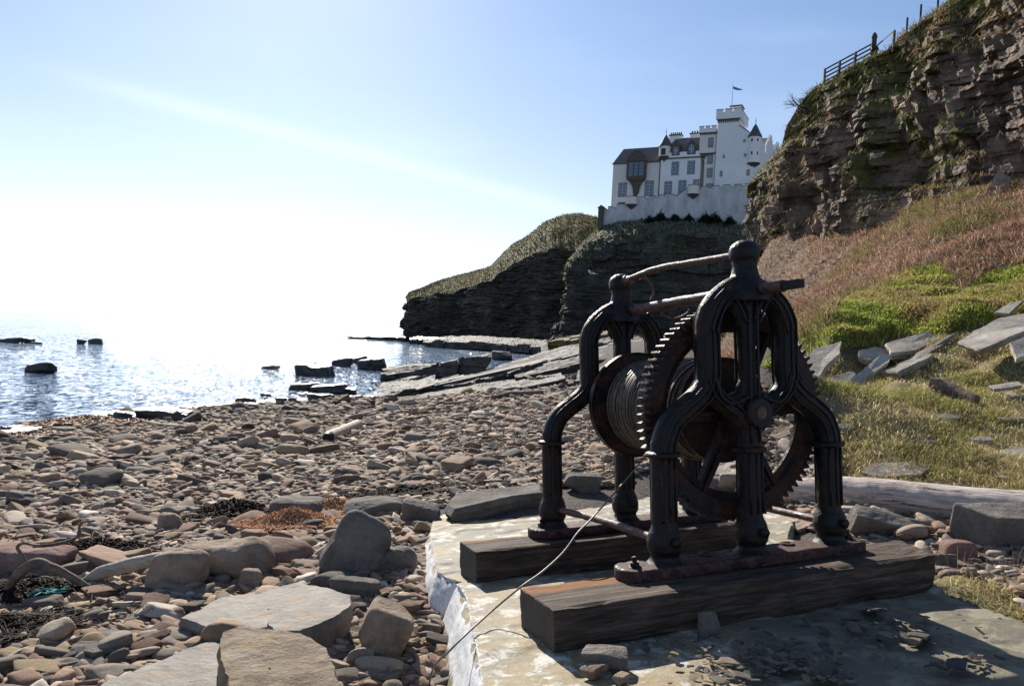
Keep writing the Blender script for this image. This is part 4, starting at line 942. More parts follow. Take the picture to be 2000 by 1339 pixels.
# stair block beside the tower
ys_ = -.9; xs0, zc_ = K(1005, 462, ys_); xs1 = KX(1150, 462, ys_); zt_ = KZ(1075, 403, ys_); zlow = KZ(1060, 640, ys_)
wallbox(xs0, xs1, ys_, 6, zlow, zc_, 'cream'); crenel(xs0-.2, xs1, ys_-.3, 6, zc_+.004, zt_, 3); corbels(xs0, xs1, ys_, zc_-.6, zc_, 8)
xs2 = KX(1022, 700, ys_); wallbox(xs2+.6, xs1, ys_+.2, 6, -6, zlow-.004, 'cream')
mb = MB(); mb.quad3([(xs0, ys_-.05, zlow+.1), (xs1, ys_-.05, zlow+.1), (xs1, ys_+.18, zlow-.25), (xs2+.6, ys_+.18, zlow-1.3)], (0, .0, 0)) if False else mb.quad3([(xs0, ys_-.08, zlow-.02), (xs1, ys_-.08, zlow-.02), (xs1, ys_-.08, zlow-.3), (xs2+1.2, ys_-.08, zlow-.5), (xs2+.5, ys_-.08, zlow-1.4)], (0, .6, 0)); part('corbel', mb, 'stone')
for a in ((1080, 1120, 505, 590), (1072, 1115, 655, 738), (1068, 1112, 778, 862), (1058, 1118, 918, 970)): window(*a, ys_ if a[2] < 600 else ys_+.2, (1, 2), 'glass')
# main tower with crow-stepped shoulder
yt = -1.6; tx0 = KX(1143, 700, yt); tx1 = KX(1492, 700, yt); tz = KZ(1250, 335, yt); tx2 = KX(1358, 335, yt); tsh = KZ(1440, 452, yt)
wallbox(tx0, tx1, yt, 12, -6, tsh, 'harl')
wallbox(tx0+.15, tx2, yt-.003, 7.5, tsh, tz, 'harl')
mb = MB(); ns = 7; z0_ = KZ(1378, 392, yt)
for k in range(ns):
    a = tx2+(KX(1440, 452, yt)-tx2)*k/ns; b = tx2+(KX(1440, 452, yt)-tx2)*(k+1)/ns; mb.box((a, yt, tsh), (b-.001*0, yt+7, z0_-(z0_-tsh)*(k+.4)/ns))
part('crow_steps', mb, 'harl')
mc = MB()
for k in range(ns):
    a = tx2+(KX(1440, 452, yt)-tx2)*k/ns; b = tx2+(KX(1440, 452, yt)-tx2)*(k+1)/ns; zz_k = z0_-(z0_-tsh)*(k+.4)/ns; mc.box((a, yt-.1, zz_k), (b+.1, yt+.9, zz_k+.12))
part('step_coping', mc, 'trim')
zt2 = KZ(1240, 252, yt); crenel(tx0-.35, tx2+.35, yt-.45, 7.9, tz+.004, zt2, 3, gap=.3, depth=.38); corbels(tx0, tx2, yt, tz-.9, tz, 12)
mb = MB(); cx0 = KX(1275, 240, 2); cx1 = KX(1378, 240, 2); czt = KZ(1330, 222, 2); mb.box((cx0, 2, tz), (cx1, 5, czt)); ch = part('cap_house', mb, 'harl'); mb = MB(); mb.box((cx0-.15, 1.85, czt), (cx1+.15, 5.15, czt+.3))
for k in range(5): mb.lathe([(.001, czt+.3), (.2, czt+.3), (.17, czt+.8), (.001, czt+.8)], (cx0+.4+k*(cx1-cx0-.8)/4, 3.4, 0), (0, 0, 1), 8)
obj('chimney_cap', mb.mesh('chimney_cap'), M['stone'], ch)
for a in ((1395, 1413, 518, 543), (1209, 1227, 660, 686), (1400, 1421, 647, 673), (1183, 1204, 803, 853), (1424, 1450, 790, 843)): window(*a, yt, (0, 1), 'glass', tw=.10)
turret(1499, 57, 497, 738, 372, 772, yt+.4, wins=((1465, 1478, 510, 535), (1514, 1527, 508, 532), (1463, 1475, 625, 652), (1511, 1523, 626, 652)))
# gabled wing running back from the tower
gy = yt+3; gx = tx1
for k, (dy, h_, Xp, Yp, Xa, Xb, Yb) in enumerate([(2.5, 6, 1648, 485, 1600, 1672, 590), (12, 6, 1712, 548, 1672, 1735, 620), (21, 6, 1745, 590, 1735, 1760, 640)]):
    y0 = gy+dy; xg = tx1+ (0.0 if k == 0 else -.4*k)
    # plane x = xg : solve gable peak height by the pixel's ray
    d = raydir(1150+Xp/4.617, 160+Yp/4.617); q = PC+dC*xg; tt_ = ((q-CAM)@dC)/(d@dC); pk = CAM+tt_*d-PC; yk, zk = pk@nC, pk[2]
    d = raydir(1150+Xa/4.617, 160+Yb/4.617); tt_ = ((q-CAM)@dC)/(d@dC); pk = CAM+tt_*d-PC; ya, za = pk@nC, pk[2]
    if k == 0: W0 = ya
    wdt = max(2.5, abs(yk-ya))
    mb = MB(); mb.box((xg-8, yk-wdt, -6), (xg, yk+wdt, za)); part('wall', mb, 'harl')
    mb = MB(); nst = 6
    for j in range(nst):
        hw_ = wdt*(1-j/nst); mb.box((xg-.5, yk-hw_, za+(zk-za)*j/nst), (xg+.003, yk+hw_, za+(zk-za)*(j+1)/nst))
    part('stepped_gable', mb, 'harl')
    mb = MB(); mb.quad3([(xg-8, yk-wdt, za), (xg-8, yk+wdt, za), (xg-8, yk, zk-.5)], (7.4, 0, 0)); part('roof', mb, 'slate')
    for zz_w in (za-1.8, za-6.2): mb = MB(); mb.box((xg+.004, yk-.5, zz_w), (xg+.06, yk+.5, zz_w+1.6)); part('window', mb, 'dglass')
wallbox(tx1-3, tx1-.004, 12, gy+34, -6, KZ(1530, 600, 8), 'harl')
# flagpole on the cap house
fx, fz = K(1288, 215, 3); ft = KZ(1288, 18, 3)
mb = MB(); mb.tube([(fx, 3.2, czt), (fx, 3.2, ft)], [.09, .05], 8); fp = part('flagpole', mb, 'pole'); mb = MB(); mb.quad3([(fx+.05, 3.2, ft-.6), (fx+1.1, 3.25, ft-1.3), (fx+2.4, 3.2, ft-1.6), (fx+2.3, 3.2, ft-1.75), (fx+1.0, 3.25, ft-1.65), (fx+.05, 3.2, ft-1.2)], (0, .05, 0)); obj('pennant', mb.mesh('pennant'), M['flagc'], fp)
mb = MB(); mb.tube([(KX(645, 715, -.1), -.1, -6), (KX(645, 715, -.1), -.1, KZ(645, 715, 0))], .1, 6); part('downpipe', mb, 'trim')

# terrace wall in front
yw = -5.5
tw_ = thing('retaining_wall', 'long stained white retaining wall with crenels below the castle', 'wall', mw=CW)
prof = [(95, 1165), (235, 1128), (345, 1105), (440, 1058), (620, 1040), (790, 1027), (806, 1018), (868, 974), (1000, 962), (1200, 950), (1400, 938), (1560, 924), (1800, 905)]
pp = [K(X, Y, yw) for X, Y in prof]; mb = MB(); n = len(pp); th_ = .7
V = [(x, yw, z) for x, z in pp]+[(x, yw-.9*0-1.1, -16) for x, z in pp]+[(x, yw+th_, z) for x, z in pp]+[(x, yw+th_, -16) for x, z in pp]
Q = [(i, i+1, n+i+1, n+i) for i in range(n-1)]+[(2*n+i, i, i+1, 2*n+i+1) for i in range(n-1)]+[(2*n+i, 2*n+i+1, 3*n+i+1, 3*n+i) for i in range(n-1)]; mb.add(V, Q)
me = mb.mesh('wall_body'); obj('wall_body', me, M['wallw'], tw_)
mb = MB(); mc = MB()
for i in range(n-1):
    (xa_, za_), (xb_, zb2) = pp[i], pp[i+1]; L = xb_-xa_; nm = max(1, int(round(L/2.6)))
    slope = abs(zb2-za_)/L
    if slope > .45: mc.quad3([(xa_, yw-.1, za_+.002), (xb_, yw-.1, zb2+.002), (xb_, yw-.1, zb2+.2), (xa_, yw-.1, za_+.2)], (0, .9, 0)); continue
    for k in range(nm):
        x = xa_+L*(k+.12)/nm; w2 = L/nm*.62; z = za_+(zb2-za_)*(k+.4)/nm
        mb.box((x, yw+.003, z-.35), (x+w2, yw+.45, z+.42)); mc.box((x-.05, yw-.06, z+.42), (x+w2+.05, yw+.5, z+.55)); mc.box((x+w2+.05, yw-.05, z+.01), (xa_+L*(k+1.12)/nm-.05, yw+.55, z+.12))
obj('merlons', mb.mesh('merlons'), M['wallw'], tw_); obj('coping', mc.mesh('coping'), M['trim'], tw_)
# two bartizans and a pier
for Xc, r, Yt_, Yb_, Yc in ((392, 48, 1040, 1108, 1155), (948, 51, 938, 1015, 1062)):
    xc, z1 = K(Xc, Yt_, yw); zb3 = KZ(Xc, Yb_, yw); z3 = KZ(Xc, Yc, yw); r_ = KX(Xc+r, Yt_, yw)-xc
    mb = MB(); mb.lathe([(.001, z1-.1), (r_-.2, z1-.1), (r_-.2, z1), (r_, z1), (r_, zb3)], (xc, yw, 0), (0, 0, 1), 24); bz = obj('bartizan', mb.mesh('bartizan', ang=30), M['cream'], tw_)
    mb = MB(); mb.lathe([(r_-.3, z1+.001), (r_+.08, z1+.001), (r_+.08, z1+.13), (r_-.3, z1+.13)], (xc, yw, 0), (0, 0, 1), 24); obj('coping', mb.mesh('coping'), M['trim'], bz)
    mb = MB(); mb.lathe([(r_+.05, zb3+.05), (r_+.05, zb3-.1), (r_*.8, zb3-.35), (r_*.6, zb3-(zb3-z3)*.5), (.05, z3)], (xc, yw, 0), (0, 0, 1), 24); obj('corbel', mb.mesh('corbel'), M['stone'], bz)
x0, z1 = K(86, 1140, yw-1); x1 = KX(128, 1140, yw-1)
mb = MB(); mb.box((x0, yw-1, -18), (x1, yw+1, z1)); mb.box((x0-.15, yw-1.15, z1), (x1+.15, yw+1.15, z1+.35)); mb.quad3([(x0, yw-1, z1+.35), (x1, yw-1, z1+.35), ((x0+x1)/2, yw-1, z1+.9)], (0, 2, 0)); obj('end_pier', mb.mesh('end_pier'), M['stone'], tw_)

# ------------------------------------------------------------------ rocks
def place(me, c, rot=(0, 0, 0)): 
    return Matrix.Translation(Vector(c)) @ Matrix.Rotation(rot[2], 4, 'Z') @ Matrix.Rotation(rot[1], 4, 'Y') @ Matrix.Rotation(rot[0], 4, 'X')
def rock(name, u0_, u1_, vb, vt, label, mat='grey', depth=.8, zb_=None, rot=0., tilt=0., p=9, extra=7, rough=.05, n=26, seed=None, sink=.18, cat='rock', group=None, strata=0, fine=1., pitch=0.):
    uc = (u0_+u1_)/2
    b = onz(uc, vb, zb_) if zb_ is not None else gpt(uc, vb)
    D = (b-CAM)@FW; wd = (u1_-u0_)/F*D; ht = (vb-vt)/F*D
    dims = (wd/2, wd/2*depth, ht/2*(1+sink))
    seed = seed if seed is not None else int(uc*7+vb)
    V, Q = stone(dims, seed, n, p, extra, rough, strata, fine=fine)
    me = fast_mesh(name, V, Q, smooth=True)
    o = obj(name, me, M[mat], label=label, cat=cat, group=group)
    c = np.array([b[0], b[1]+dims[1]*.75, b[2]+ht/2*(1-sink)])
    if zb_ is None: c[2] = (b[2]+float(zg(c[0], c[1])[0]))/2+ht/2*(1-sink)*.9
    o.matrix_world = place(me, c, (pitch, -tilt, rot)); return o
def outline3(pts, n):
    P = np.asarray(pts, float); d = np.r_[0, np.cumsum(np.linalg.norm(np.diff(np.r_[P, P[:1]], axis=0), axis=1))]; t = np.linspace(0, d[-1], n, endpoint=False)
    Pc = np.r_[P, P[:1]]; return np.stack([np.interp(t, d, Pc[:, k]) for k in range(3)], 1)
def plate(name, pts, th, label, mat='flag', raise_=None, D=None, seed=1, cat='stone slab', jag=.034, n=150, rings=16, group=None, rough=.012, dirv=None, round_=.25, strata=0.):
    """slab whose top outline is given; thick th"""
    if D is not None:
        Dl = D if hasattr(D, '__len__') else [D]*len(pts); P = np.array([at(u, v, d_) for (u, v), d_ in zip(pts, Dl)])
    else: P = np.array([gpt(u, v, raise_ if raise_ is not None else th*.7) for u, v in pts])
    c = P.mean(0); nv = np.zeros(3)
    for i in range(len(P)): nv += np.cross(P[i]-c, P[(i+1) % len(P)]-c)
    nv /= np.linalg.norm(nv); nv = nv if nv[2] > 0 else -nv
    R0 = outline3(P, n); sz = float(np.mean(np.linalg.norm(R0-c, axis=1)))
    R0 = R0+(R0-c)/np.linalg.norm(R0-c, axis=1)[:, None]*(jag*sz*3*fbm(R0, 3./sz, 4, seed))[:, None]
    lv = []
    bev = min(th*.35, sz*.1)*round_*2
    for k in range(rings): 
        f = (k/(rings-1.))**.7; f = max(f, .02); lv.append(c+(R0-c)*(f*(1-bev/sz)))
    sides = 10
    for k in range(1, sides+1):
        g = k/sides; ins = 1-.10*g+(bev/sz)*0
        lv.append(c+(R0-c)*ins-nv*(bev+(th-bev)*g))
    lv.append(c+(R0-c)*.5-nv*th); lv.append(c+(R0-c)*.02-nv*th)
    V = np.concatenate(lv); Q = gridq(len(lv), n, 0, True)
    top = np.zeros(len(V)); top[:rings*n] = 1
    nz = fbm(V, (2./sz), 5, seed+3); V = V+nv*(top*nz*rough*2*sz*.5)[:, None]
    l_ = np.floor(fbm(V, 1.3/sz, 3, seed+6)*4); V = V+nv*(top*l_*rough*.5*sz*.4)[:, None]
    rad = (V-c); rad /= np.linalg.norm(rad, axis=1)[:, None]+1e-9
    hgt = (V-c)@nv; st = strata or th/5.
    ly = hash3(np.floor(hgt/st).astype(int), np.full(len(V), seed), np.zeros(len(V), int), 3)-.5
    V = V+rad*((1-top)*(ly*min(.12*th, .05*sz)+.05*min(sz, th*2)*fbm(V, 5./sz, 3, seed+9)))[:, None]
    me = fast_mesh(name, V-c, Q, smooth=True)
    bm = bmesh.new(); bm.from_mesh(me); bmesh.ops.recalc_face_normals(bm, faces=bm.faces); bm.to_mesh(me); bm.free()
    try: me.set_sharp_from_angle(angle=R_(42))
    except Exception: pass
    return obj(name, me, M[mat], None, c, label, cat, group)

# --- big stones on the near beach
rock('boulder', 622, 765, 1126, 1000, 'tall smooth grey boulder with a diagonal ridge beside the orange rope', 'grey', .7, p=5, extra=7, rough=.07, seed=15, n=50, cat='boulder', tilt=-.45, fine=.4)
rock('boulder', 682, 800, 1290, 1180, 'rounded grey brown boulder wedged against the foot of the whitewashed platform', 'brown', .8, p=9, extra=9, rough=.05, seed=5, n=40, cat='boulder', tilt=-.35, fine=.5)
rock('folded_rock', 290, 530, 1135, 1053, 'large smooth folded tan rock with bulging lobes', 'brown', .55, p=4, extra=4, rough=.16, seed=31, n=54, fine=.25)
rock('folded_rock', 272, 402, 1158, 1072, 'smaller bulging tan rock leaning on the folded rock beside the white branch', 'brown', .6, p=4, extra=4, rough=.13, seed=33, n=44, fine=.25)
rock('rock', -60, 112, 1135, 1070, 'smooth reddish rock at the left edge behind the crooked branch', 'red', .6, p=6, extra=4, rough=.05, seed=8, n=40)
plate('flat_rock', [(348, 1206), (430, 1165), (590, 1134), (692, 1160), (690, 1182), (600, 1188), (520, 1225), (420, 1240), (395, 1222)], .20, 'broad pale flat rock lying in the pebbles below the grey boulder', 'pale', seed=4, raise_=.12, cat='rock')
plate('flat_rock', [(520, 1212), (560, 1182), (640, 1165), (688, 1180), (655, 1205), (585, 1232), (535, 1232)], .22, 'shiny pale rock wedge with dark side standing on the broad flat rock', 'pale', seed=6, raise_=.22, cat='rock')
plate('flat_rock', [(120, 1420), (190, 1335), (300, 1285), (420, 1238), (470, 1250), (520, 1400), (300, 1600)], .25, 'large smooth pale rock sheet in the bottom left foreground', 'pale', seed=9, raise_=.10, cat='rock', round_=.5)
plate('rough_rock', [(432, 1232), (470, 1215), (590, 1232), (640, 1262), (668, 1339), (650, 1480), (440, 1480), (440, 1330), (422, 1275)], .35, 'large rough brown rock with a dark broken edge in the foreground', 'rough', seed=14, raise_=.30, cat='rock', rough=.03, jag=.03)
plate('stone', [(130, 1262), (205, 1226), (232, 1226), (258, 1252), (240, 1262), (180, 1275)], .09, 'grey triangular slab stone lying near the dry seaweed', 'grey', seed=3, cat='rock')
rock('stone', 465, 512, 1155, 1112, 'squarish tan stone standing beside the folded rock', 'brown', .7, seed=44, p=10)
rock('stone', 590, 690, 1160, 1118, 'long rounded grey pebble in front of the tall boulder', 'grey', .5, seed=45, p=5)
rock('stone', 640, 740, 1172, 1128, 'flat mauve grey stone below the tall boulder', 'grey', .5, seed=47, p=7)
rock('stone', 672, 730, 1310, 1262, 'smooth pale oval pebble among stones beside the rough brown rock', 'pale', .7, seed=48, p=5)
rock('stone', 736, 812, 1120, 1062, 'rounded grey stone wedged between the boulder and the platform', 'grey', .7, seed=49, p=6)
rock('stone', 778, 862, 1024, 980, 'dark grey square block lying behind the platform corner', 'grey', .6, seed=52, p=14, extra=5)
rock('stone', 660, 790, 1015, 975, 'low dark rock behind the tall boulder near the seaweed', 'grey', .7, seed=53)
rock('stone', 515, 640, 1018, 972, 'flat grey rock behind the orange rope', 'grey', .8, seed=54, p=6)
rock('stone', 300, 352, 1040, 995, 'round olive stone beside the seaweed clump', 'brown', .7, seed=55, p=6)
plate('long_stone', [(862, 985), (885, 962), (960, 952), (1062, 942), (1068, 960), (1000, 968), (930, 985), (880, 996)], .16, 'long grey brown kerb stone lying behind the platform', 'grey', seed=17, raise_=.16, cat='rock', round_=.5)
rock('stone', 1098, 1172, 960, 925, 'dark angular rock between the legs of the rear winch frame', 'grey', .7, seed=57, p=12)
rock('stone', 1378, 1436, 968, 930, 'squat grey stone seen under the toothed wheel', 'grey', .7, seed=58)
rock('stone', 1402, 1452, 962, 925, 'brown block seen under the toothed wheel beside the grey stone', 'brown', .7, seed=59, p=14)
rock('dark_rock', 208, 262, 832, 806, 'small dark pointed rock at the edge of the sea', 'wetrock', .8, zb_=-1.55, seed=61)
rock('dark_rock', 250, 366, 830, 797, 'long dark slab rock lying at the edge of the sea', 'wetrock', .35, zb_=-1.52, seed=62, p=14, tilt=.10)
rock('stone', 1240, 1262, 770, 752, 'small grey stone behind the winch drum', 'grey', .8, seed=63)
# --- rocks standing in the sea
for i, (a, b_, vb, vt, tl, lb) in enumerate([
    (-30, 40, 668, 660, .10, 'low dark reef rock at the far left of the sea'), (36, 64, 669, 661, .12, 'small dark rock beside the far left reef'), (58, 80, 671, 667, 0, 'tiny flat reddish rock right of the far left reef'),
    (148, 166, 671, 662, 0, 'dark rock stump, left one of the far pair'), (168, 198, 671, 661, .12, 'dark rock slab, right one of the far pair'),
    (44, 98, 727, 710, .22, 'dark wedge shaped rock alone in the sea on the left'), (572, 650, 734, 710, .06, 'large dark block rock standing in the middle of the sea'), (634, 652, 735, 722, 0, 'small dark rock at the right end of the large block rock'),
    (505, 545, 720, 714, .1, 'small reddish rock awash left of the large block rock'), (648, 690, 715, 699, .2, 'dark slanting rock right of the large block rock'), (684, 718, 710, 696, .22, 'thin dark slanting rock behind the cluster of sea rocks'), (698, 753, 722, 699, .12, 'dark lumpy rock at the right of the sea cluster'),
    (556, 626, 762, 749, .12, 'flat dark rock awash below the large block rock'), (606, 682, 768, 751, .12, 'long dark rock awash near the shore'), (660, 697, 770, 756, .05, 'dark rock awash beside the long dark rock'), (600, 650, 780, 770, 0, 'low dark rock close to the pebbles below the long rock'),
    (508, 530, 772, 766, 0, 'tiny dark rock in the shallows'), (458, 498, 786, 776, .05, 'low dark rock at the water line left of centre'), (534, 560, 786, 776, 0, 'small dark rock at the water line'), (472, 500, 795, 786, 0, 'small dark stone where the sea meets the pebbles'), (0, 18, 838, 832, 0, 'small dark rock at the left end of the shore')]):
    rock('sea_rock', a, b_, vb, vt, lb, 'wetrock', .55, zb_=SEA, seed=300+i, p=12, extra=6, tilt=tl, n=16, sink=.3, rough=.10, group='rocks standing in the sea', cat='sea rock')
# --- tilted beds of rock running into the sea
def bed(name, back, front, h, label, mat='ledge', seed=1, nx=150, ny=26, cat='rock ledge', rough=.10, joints=None):
    """block loft between a back and a front edge (u, v, distance), face height h"""
    B, _ = resample(U3(back), nx); Fr, _ = resample(U3(front), nx); nd = Fr-B; nd[:, 2] = 0; nd /= np.linalg.norm(nd, axis=1)[:, None]+1e-9
    s = np.linspace(0, 1, nx); hh = h*np.minimum(1, np.minimum(s, 1-s)*12+.35)
    rows = [B-np.c_[np.zeros((nx, 2)), hh]]
    for k in range(ny): f = k/(ny-1.); rows.append(B*(1-f)+Fr*f)
    nf = 12
    for k in range(1, nf+1): g = k/nf; rows.append(Fr+nd*(.02+.10*h*g)-np.c_[np.zeros((nx, 2)), hh*g*1.1])
    V = np.array(rows); sh = V.shape[:2]; q = V.reshape(-1, 3)
    ft = np.zeros(sh); ft[1+ny:] = 1
    sz = h
    up_ = fbm(q, .9/sz, 4, seed).reshape(sh)*rough*sz; stp = np.floor(fbm(q, .35/sz, 3, seed+2).reshape(sh)*5)*.10*sz
    V[:, :, 2] += (up_+stp)*(1-ft*.8)
    lay = hash3(np.floor(q[:, 2]/(h/6.)).astype(int), np.full(len(q), seed), np.zeros(len(q), int), 1).reshape(sh)-.5
    arc = np.arange(nx)[None]+np.zeros(sh); L = np.linalg.norm(Fr[-1]-Fr[0]); bw = max(h*1.8, 1.)
    cell = np.floor(arc/nx*L/bw+.3*hash3(np.floor(q[:, 2]/(h/3)).astype(int), q[:, 0].astype(int)*0, q[:, 0].astype(int)*0, 9).reshape(sh))
    blk = hash3(cell.astype(int), np.full(sh, seed), np.zeros(sh, int), 4)-.5; fr = np.clip(np.linspace(-ny*.1, 1, sh[0]), 0, 1)[:, None]
    wt = np.where(np.arange(sh[0])[:, None] > ny*.55, 1, .2)
    V += nd[None]*((lay*.28*h*ft+blk*.55*h*wt+.2*h*fbm(q, 1.6/h, 3, seed+5).reshape(sh)*wt))[:, :, None]
    c = V.mean((0, 1)); me = fast_mesh(name, (V-c).reshape(-1, 3), gridq(*sh), smooth=False)
    # close the ends
    bm = bmesh.new(); bm.from_mesh(me); be = [e for e in bm.edges if e.is_boundary]; bmesh.ops.holes_fill(bm, edges=be, sides=0); bmesh.ops.recalc_face_normals(bm, faces=bm.faces); bm.to_mesh(me); bm.free()
    return obj(name, me, M[mat], None, c, label, cat, 'tilted beds of rock running into the sea')
bed('rock_ledge', [(742, 727, 52), (820, 714, 51), (900, 701, 50), (958, 690, 49)], [(744, 731, 48.5), (830, 719, 47.6), (900, 706, 47), (960, 695, 46.5)], .75, 'long dark upturned ledge pointing into the sea beyond the pale ledges', seed=3)
bed('rock_ledge', [(745, 718, 60), (800, 712, 60), (840, 709, 60)], [(748, 722, 56), (800, 716, 56), (842, 713, 56)], .35, 'thin dark ledge in the water behind the long upturned ledge', seed=4)
bed('rock_ledge', [(845, 742, 44), (950, 717, 48), (1010, 700, 50), (1070, 684, 51), (1150, 668, 52)], [(848, 755, 40), (905, 749, 40), (1000, 724, 42), (1060, 706, 43), (1150, 684, 44)], .62, 'broad pale ledge sloping from the winch down to the sea', 'ledge', seed=5, rough=.06)
bed('rock_ledge', [(1000, 722, 45), (1100, 695, 46), (1180, 676, 46), (1262, 660, 46)], [(1006, 735, 40), (1070, 720, 40), (1140, 703, 40), (1270, 684, 40)], .75, 'thick broken ledge with blocky dark face behind the winch', 'ledge', seed=6, rough=.07)
bed('rock_ledge', [(1160, 660, 50), (1230, 652, 50), (1300, 655, 50)], [(1150, 672, 46), (1230, 666, 46), (1300, 668, 46)], .6, 'upper stepped ledge behind the rear frame of the winch', 'ledge', seed=16)
bed('rock_ledge', [(795, 774, 38), (880, 758, 39), (1000, 740, 41), (1090, 722, 42)], [(788, 790, 34), (905, 774, 35), (1010, 757, 35), (1105, 738, 35)], .28, 'low pale ledge emerging from the pebbles', 'ledge', seed=7, rough=.08)
bed('rock_ledge', [(712, 762, 43), (780, 744, 45), (850, 732, 46)], [(706, 782, 36.5), (780, 766, 38), (848, 750, 40)], .45, 'dark broken ledge at the corner between sea and pebbles', 'ledge', seed=8)
bed('rock_ledge', [(1130, 722, 39), (1200, 706, 38), (1300, 694, 37)], [(1120, 742, 34), (1200, 732, 33), (1310, 718, 32)], .5, 'lowest pale ledge running behind the winch legs', 'ledge', seed=18)
bed('rock_ledge', [(736, 752, 47), (800, 733, 49), (846, 726, 50)], [(740, 757, 45), (800, 739, 46), (852, 731, 47)], .3, 'narrow dark ledge between the broken ledge and the upturned ledge', seed=9)
# shelves below the headland
bed('rock_shelf', [(838, 664, 235), (900, 657, 232), (960, 657, 228), (1060, 664, 218), (1150, 668, 205)], [(826, 668, 205), (890, 666, 196), (960, 668, 188), (1040, 674, 175), (1160, 680, 165)], 1.6, 'wide flat rock shelf at the foot of the castle crag', 'ledge', seed=20)
bed('rock_shelf', [(676, 653.5, 345), (720, 653, 345), (790, 655, 340)], [(680, 656, 325), (730, 657, 322), (792, 660, 318)], 1.3, 'low dark reef running out from the tip of the headland', 'wetrock', seed=21)
bed('rock_shelf', [(800, 660, 262), (850, 655, 262), (930, 656, 262)], [(800, 664, 250), (850, 660, 250), (940, 662, 250)], 2.2, 'dark fallen rocks along the foot of the headland', 'wetrock', seed=22)
bed('rock_shelf', [(1060, 676, 150), (1130, 679, 148), (1240, 684, 145)], [(1050, 684, 128), (1130, 687, 126), (1240, 691, 124)], 1.7, 'dark shelf with a straight face beyond the pale ledges', 'ledge', seed=23)
rock('lichen_block', 1012, 1074, 672, 645, 'yellowish square block on the shelf under the crag', 'lichen', .5, zb_=-.4, seed=70, p=16, extra=2, cat='rock')
rock('lichen_block', 880, 920, 661, 649, 'small yellowish block on the shelf below the headland', 'lichen', .5, zb_=-.8, seed=71, p=16, extra=2, cat='rock')
bed('lichen_ledge', [(1068, 664, 60), (1130, 652, 60), (1190, 640, 60)], [(1070, 670, 57), (1130, 660, 57), (1190, 650, 57)], .9, 'orange lichened ledge block behind the pale ledges', 'lichen', seed=25)
for i, (a, b_, vb, vt, lb) in enumerate([(930, 958, 702, 694, 'flat rock in the surf, left of the surf pair'), (958, 1000, 703, 686, 'broken flat slabs in the surf beside the upturned ledge'), (1140, 1200, 676, 664, 'dark boulder under the crag behind the winch')]):
    rock('surf_rock', a, b_, vb, vt, lb, 'ledge', .9, zb_=SEA, seed=500+i, p=14, n=18, cat='rock')
# --- flagstones tumbled at the foot of the bank on the right
ST = [([(1576, 700), (1588, 680), (1645, 665), (1640, 690), (1615, 712), (1598, 738), (1580, 730)], [13.9, 14.2, 14.4, 13.8, 13.5, 13.2, 13.4], .12, 'pale tilted slab directly behind the right leg of the winch'),
      ([(1590, 742), (1665, 724), (1672, 730), (1652, 752), (1598, 768)], [12.9, 13.3, 13.2, 12.8, 12.5], .10, 'flat grey slab below the pale tilted slab'),
      ([(1652, 748), (1722, 690), (1742, 693), (1738, 704), (1662, 764), (1650, 764)], [13.4, 14.0, 14.0, 13.8, 13.1, 13.1], .08, 'narrow leaning slab pointing up to the right'),
      ([(1676, 684), (1712, 676), (1745, 686), (1738, 700), (1694, 702), (1678, 694)], [14.8, 15, 15, 14.6, 14.5, 14.6], .14, 'stack of thin layered stones under the grassy bank'),
      ([(1730, 670), (1770, 658), (1815, 646), (1836, 658), (1790, 684), (1738, 690)], [15, 15.1, 15.2, 15, 14.5, 14.5], .16, 'thick pale flagstone lying under the turf edge'),
      ([(1788, 690), (1872, 646), (1860, 662), (1812, 690), (1780, 700)], [14.3, 14.9, 14.7, 14.1, 14.0], .05, 'thin bluish white slab sticking up diagonally'),
      ([(1722, 724), (1800, 690), (1825, 688), (1818, 696), (1752, 726)], [13.6, 14, 14, 13.8, 13.3], .12, 'thin flagstone edge jutting over a dark gap'),
      ([(1866, 668), (1905, 645), (1955, 620), (2040, 604), (2060, 630), (1990, 650), (1912, 684)], [13.6, 13.9, 14.2, 14.2, 13.6, 13.2, 12.9], .13, 'largest flagstone, streaked grey, leaning on the bank at the right'),
      ([(1705, 806), (1712, 776), (1745, 752), (1768, 766), (1795, 782), (1782, 802)], [12.0, 12.3, 12.6, 12.4, 12.2, 11.8], .08, 'broad flat slab half sunk in the grass'),
      ([(1733, 770), (1765, 746), (1792, 755), (1788, 766), (1740, 777)], [12.2, 12.5, 12.4, 12.2, 12.1], .10, 'small domed slab lying on top of the broad flat slab'),
      ([(1500, 742), (1540, 700), (1560, 690), (1572, 715), (1530, 768)], [13.2, 14, 14.1, 13.8, 12.9], .12, 'pale slab seen through the right side of the winch'),
      ([(1940, 888), (1960, 876), (2010, 868), (2020, 884), (1950, 902)], [9.2, 9.4, 9.5, 9.2, 9.0], .10, 'brown edged stone in the grass at the right border'),
      ([(1680, 922), (1700, 904), (1790, 900), (1818, 912), (1800, 926), (1720, 930)], [8.6, 8.8, 8.8, 8.7, 8.5, 8.5], .04, 'grey flat stone in the grass behind the driftwood log'),
      ([(1972, 668), (2005, 655), (2020, 690), (1985, 700)], [12.6, 12.8, 12.2, 12.1], .1, 'grey slab below the largest flagstone'),
      ([(1940, 610), (1975, 590), (2000, 585), (1970, 612)], [15, 15.3, 15.3, 14.8], .08, 'far grey slab peeping out of the bank above the largest flagstone'),
      ([(1690, 800), (1730, 790), (1745, 806), (1700, 815)], [11.4, 11.5, 11.2, 11.1], .05, 'pale sliver of stone in front of the broad flat slab'),
      ([(1930, 752), (1990, 744), (1998, 752), (1940, 760)], [11.4, 11.5, 11.3, 11.2], .05, 'thin grey flagstone in the grass below the largest flagstone')]
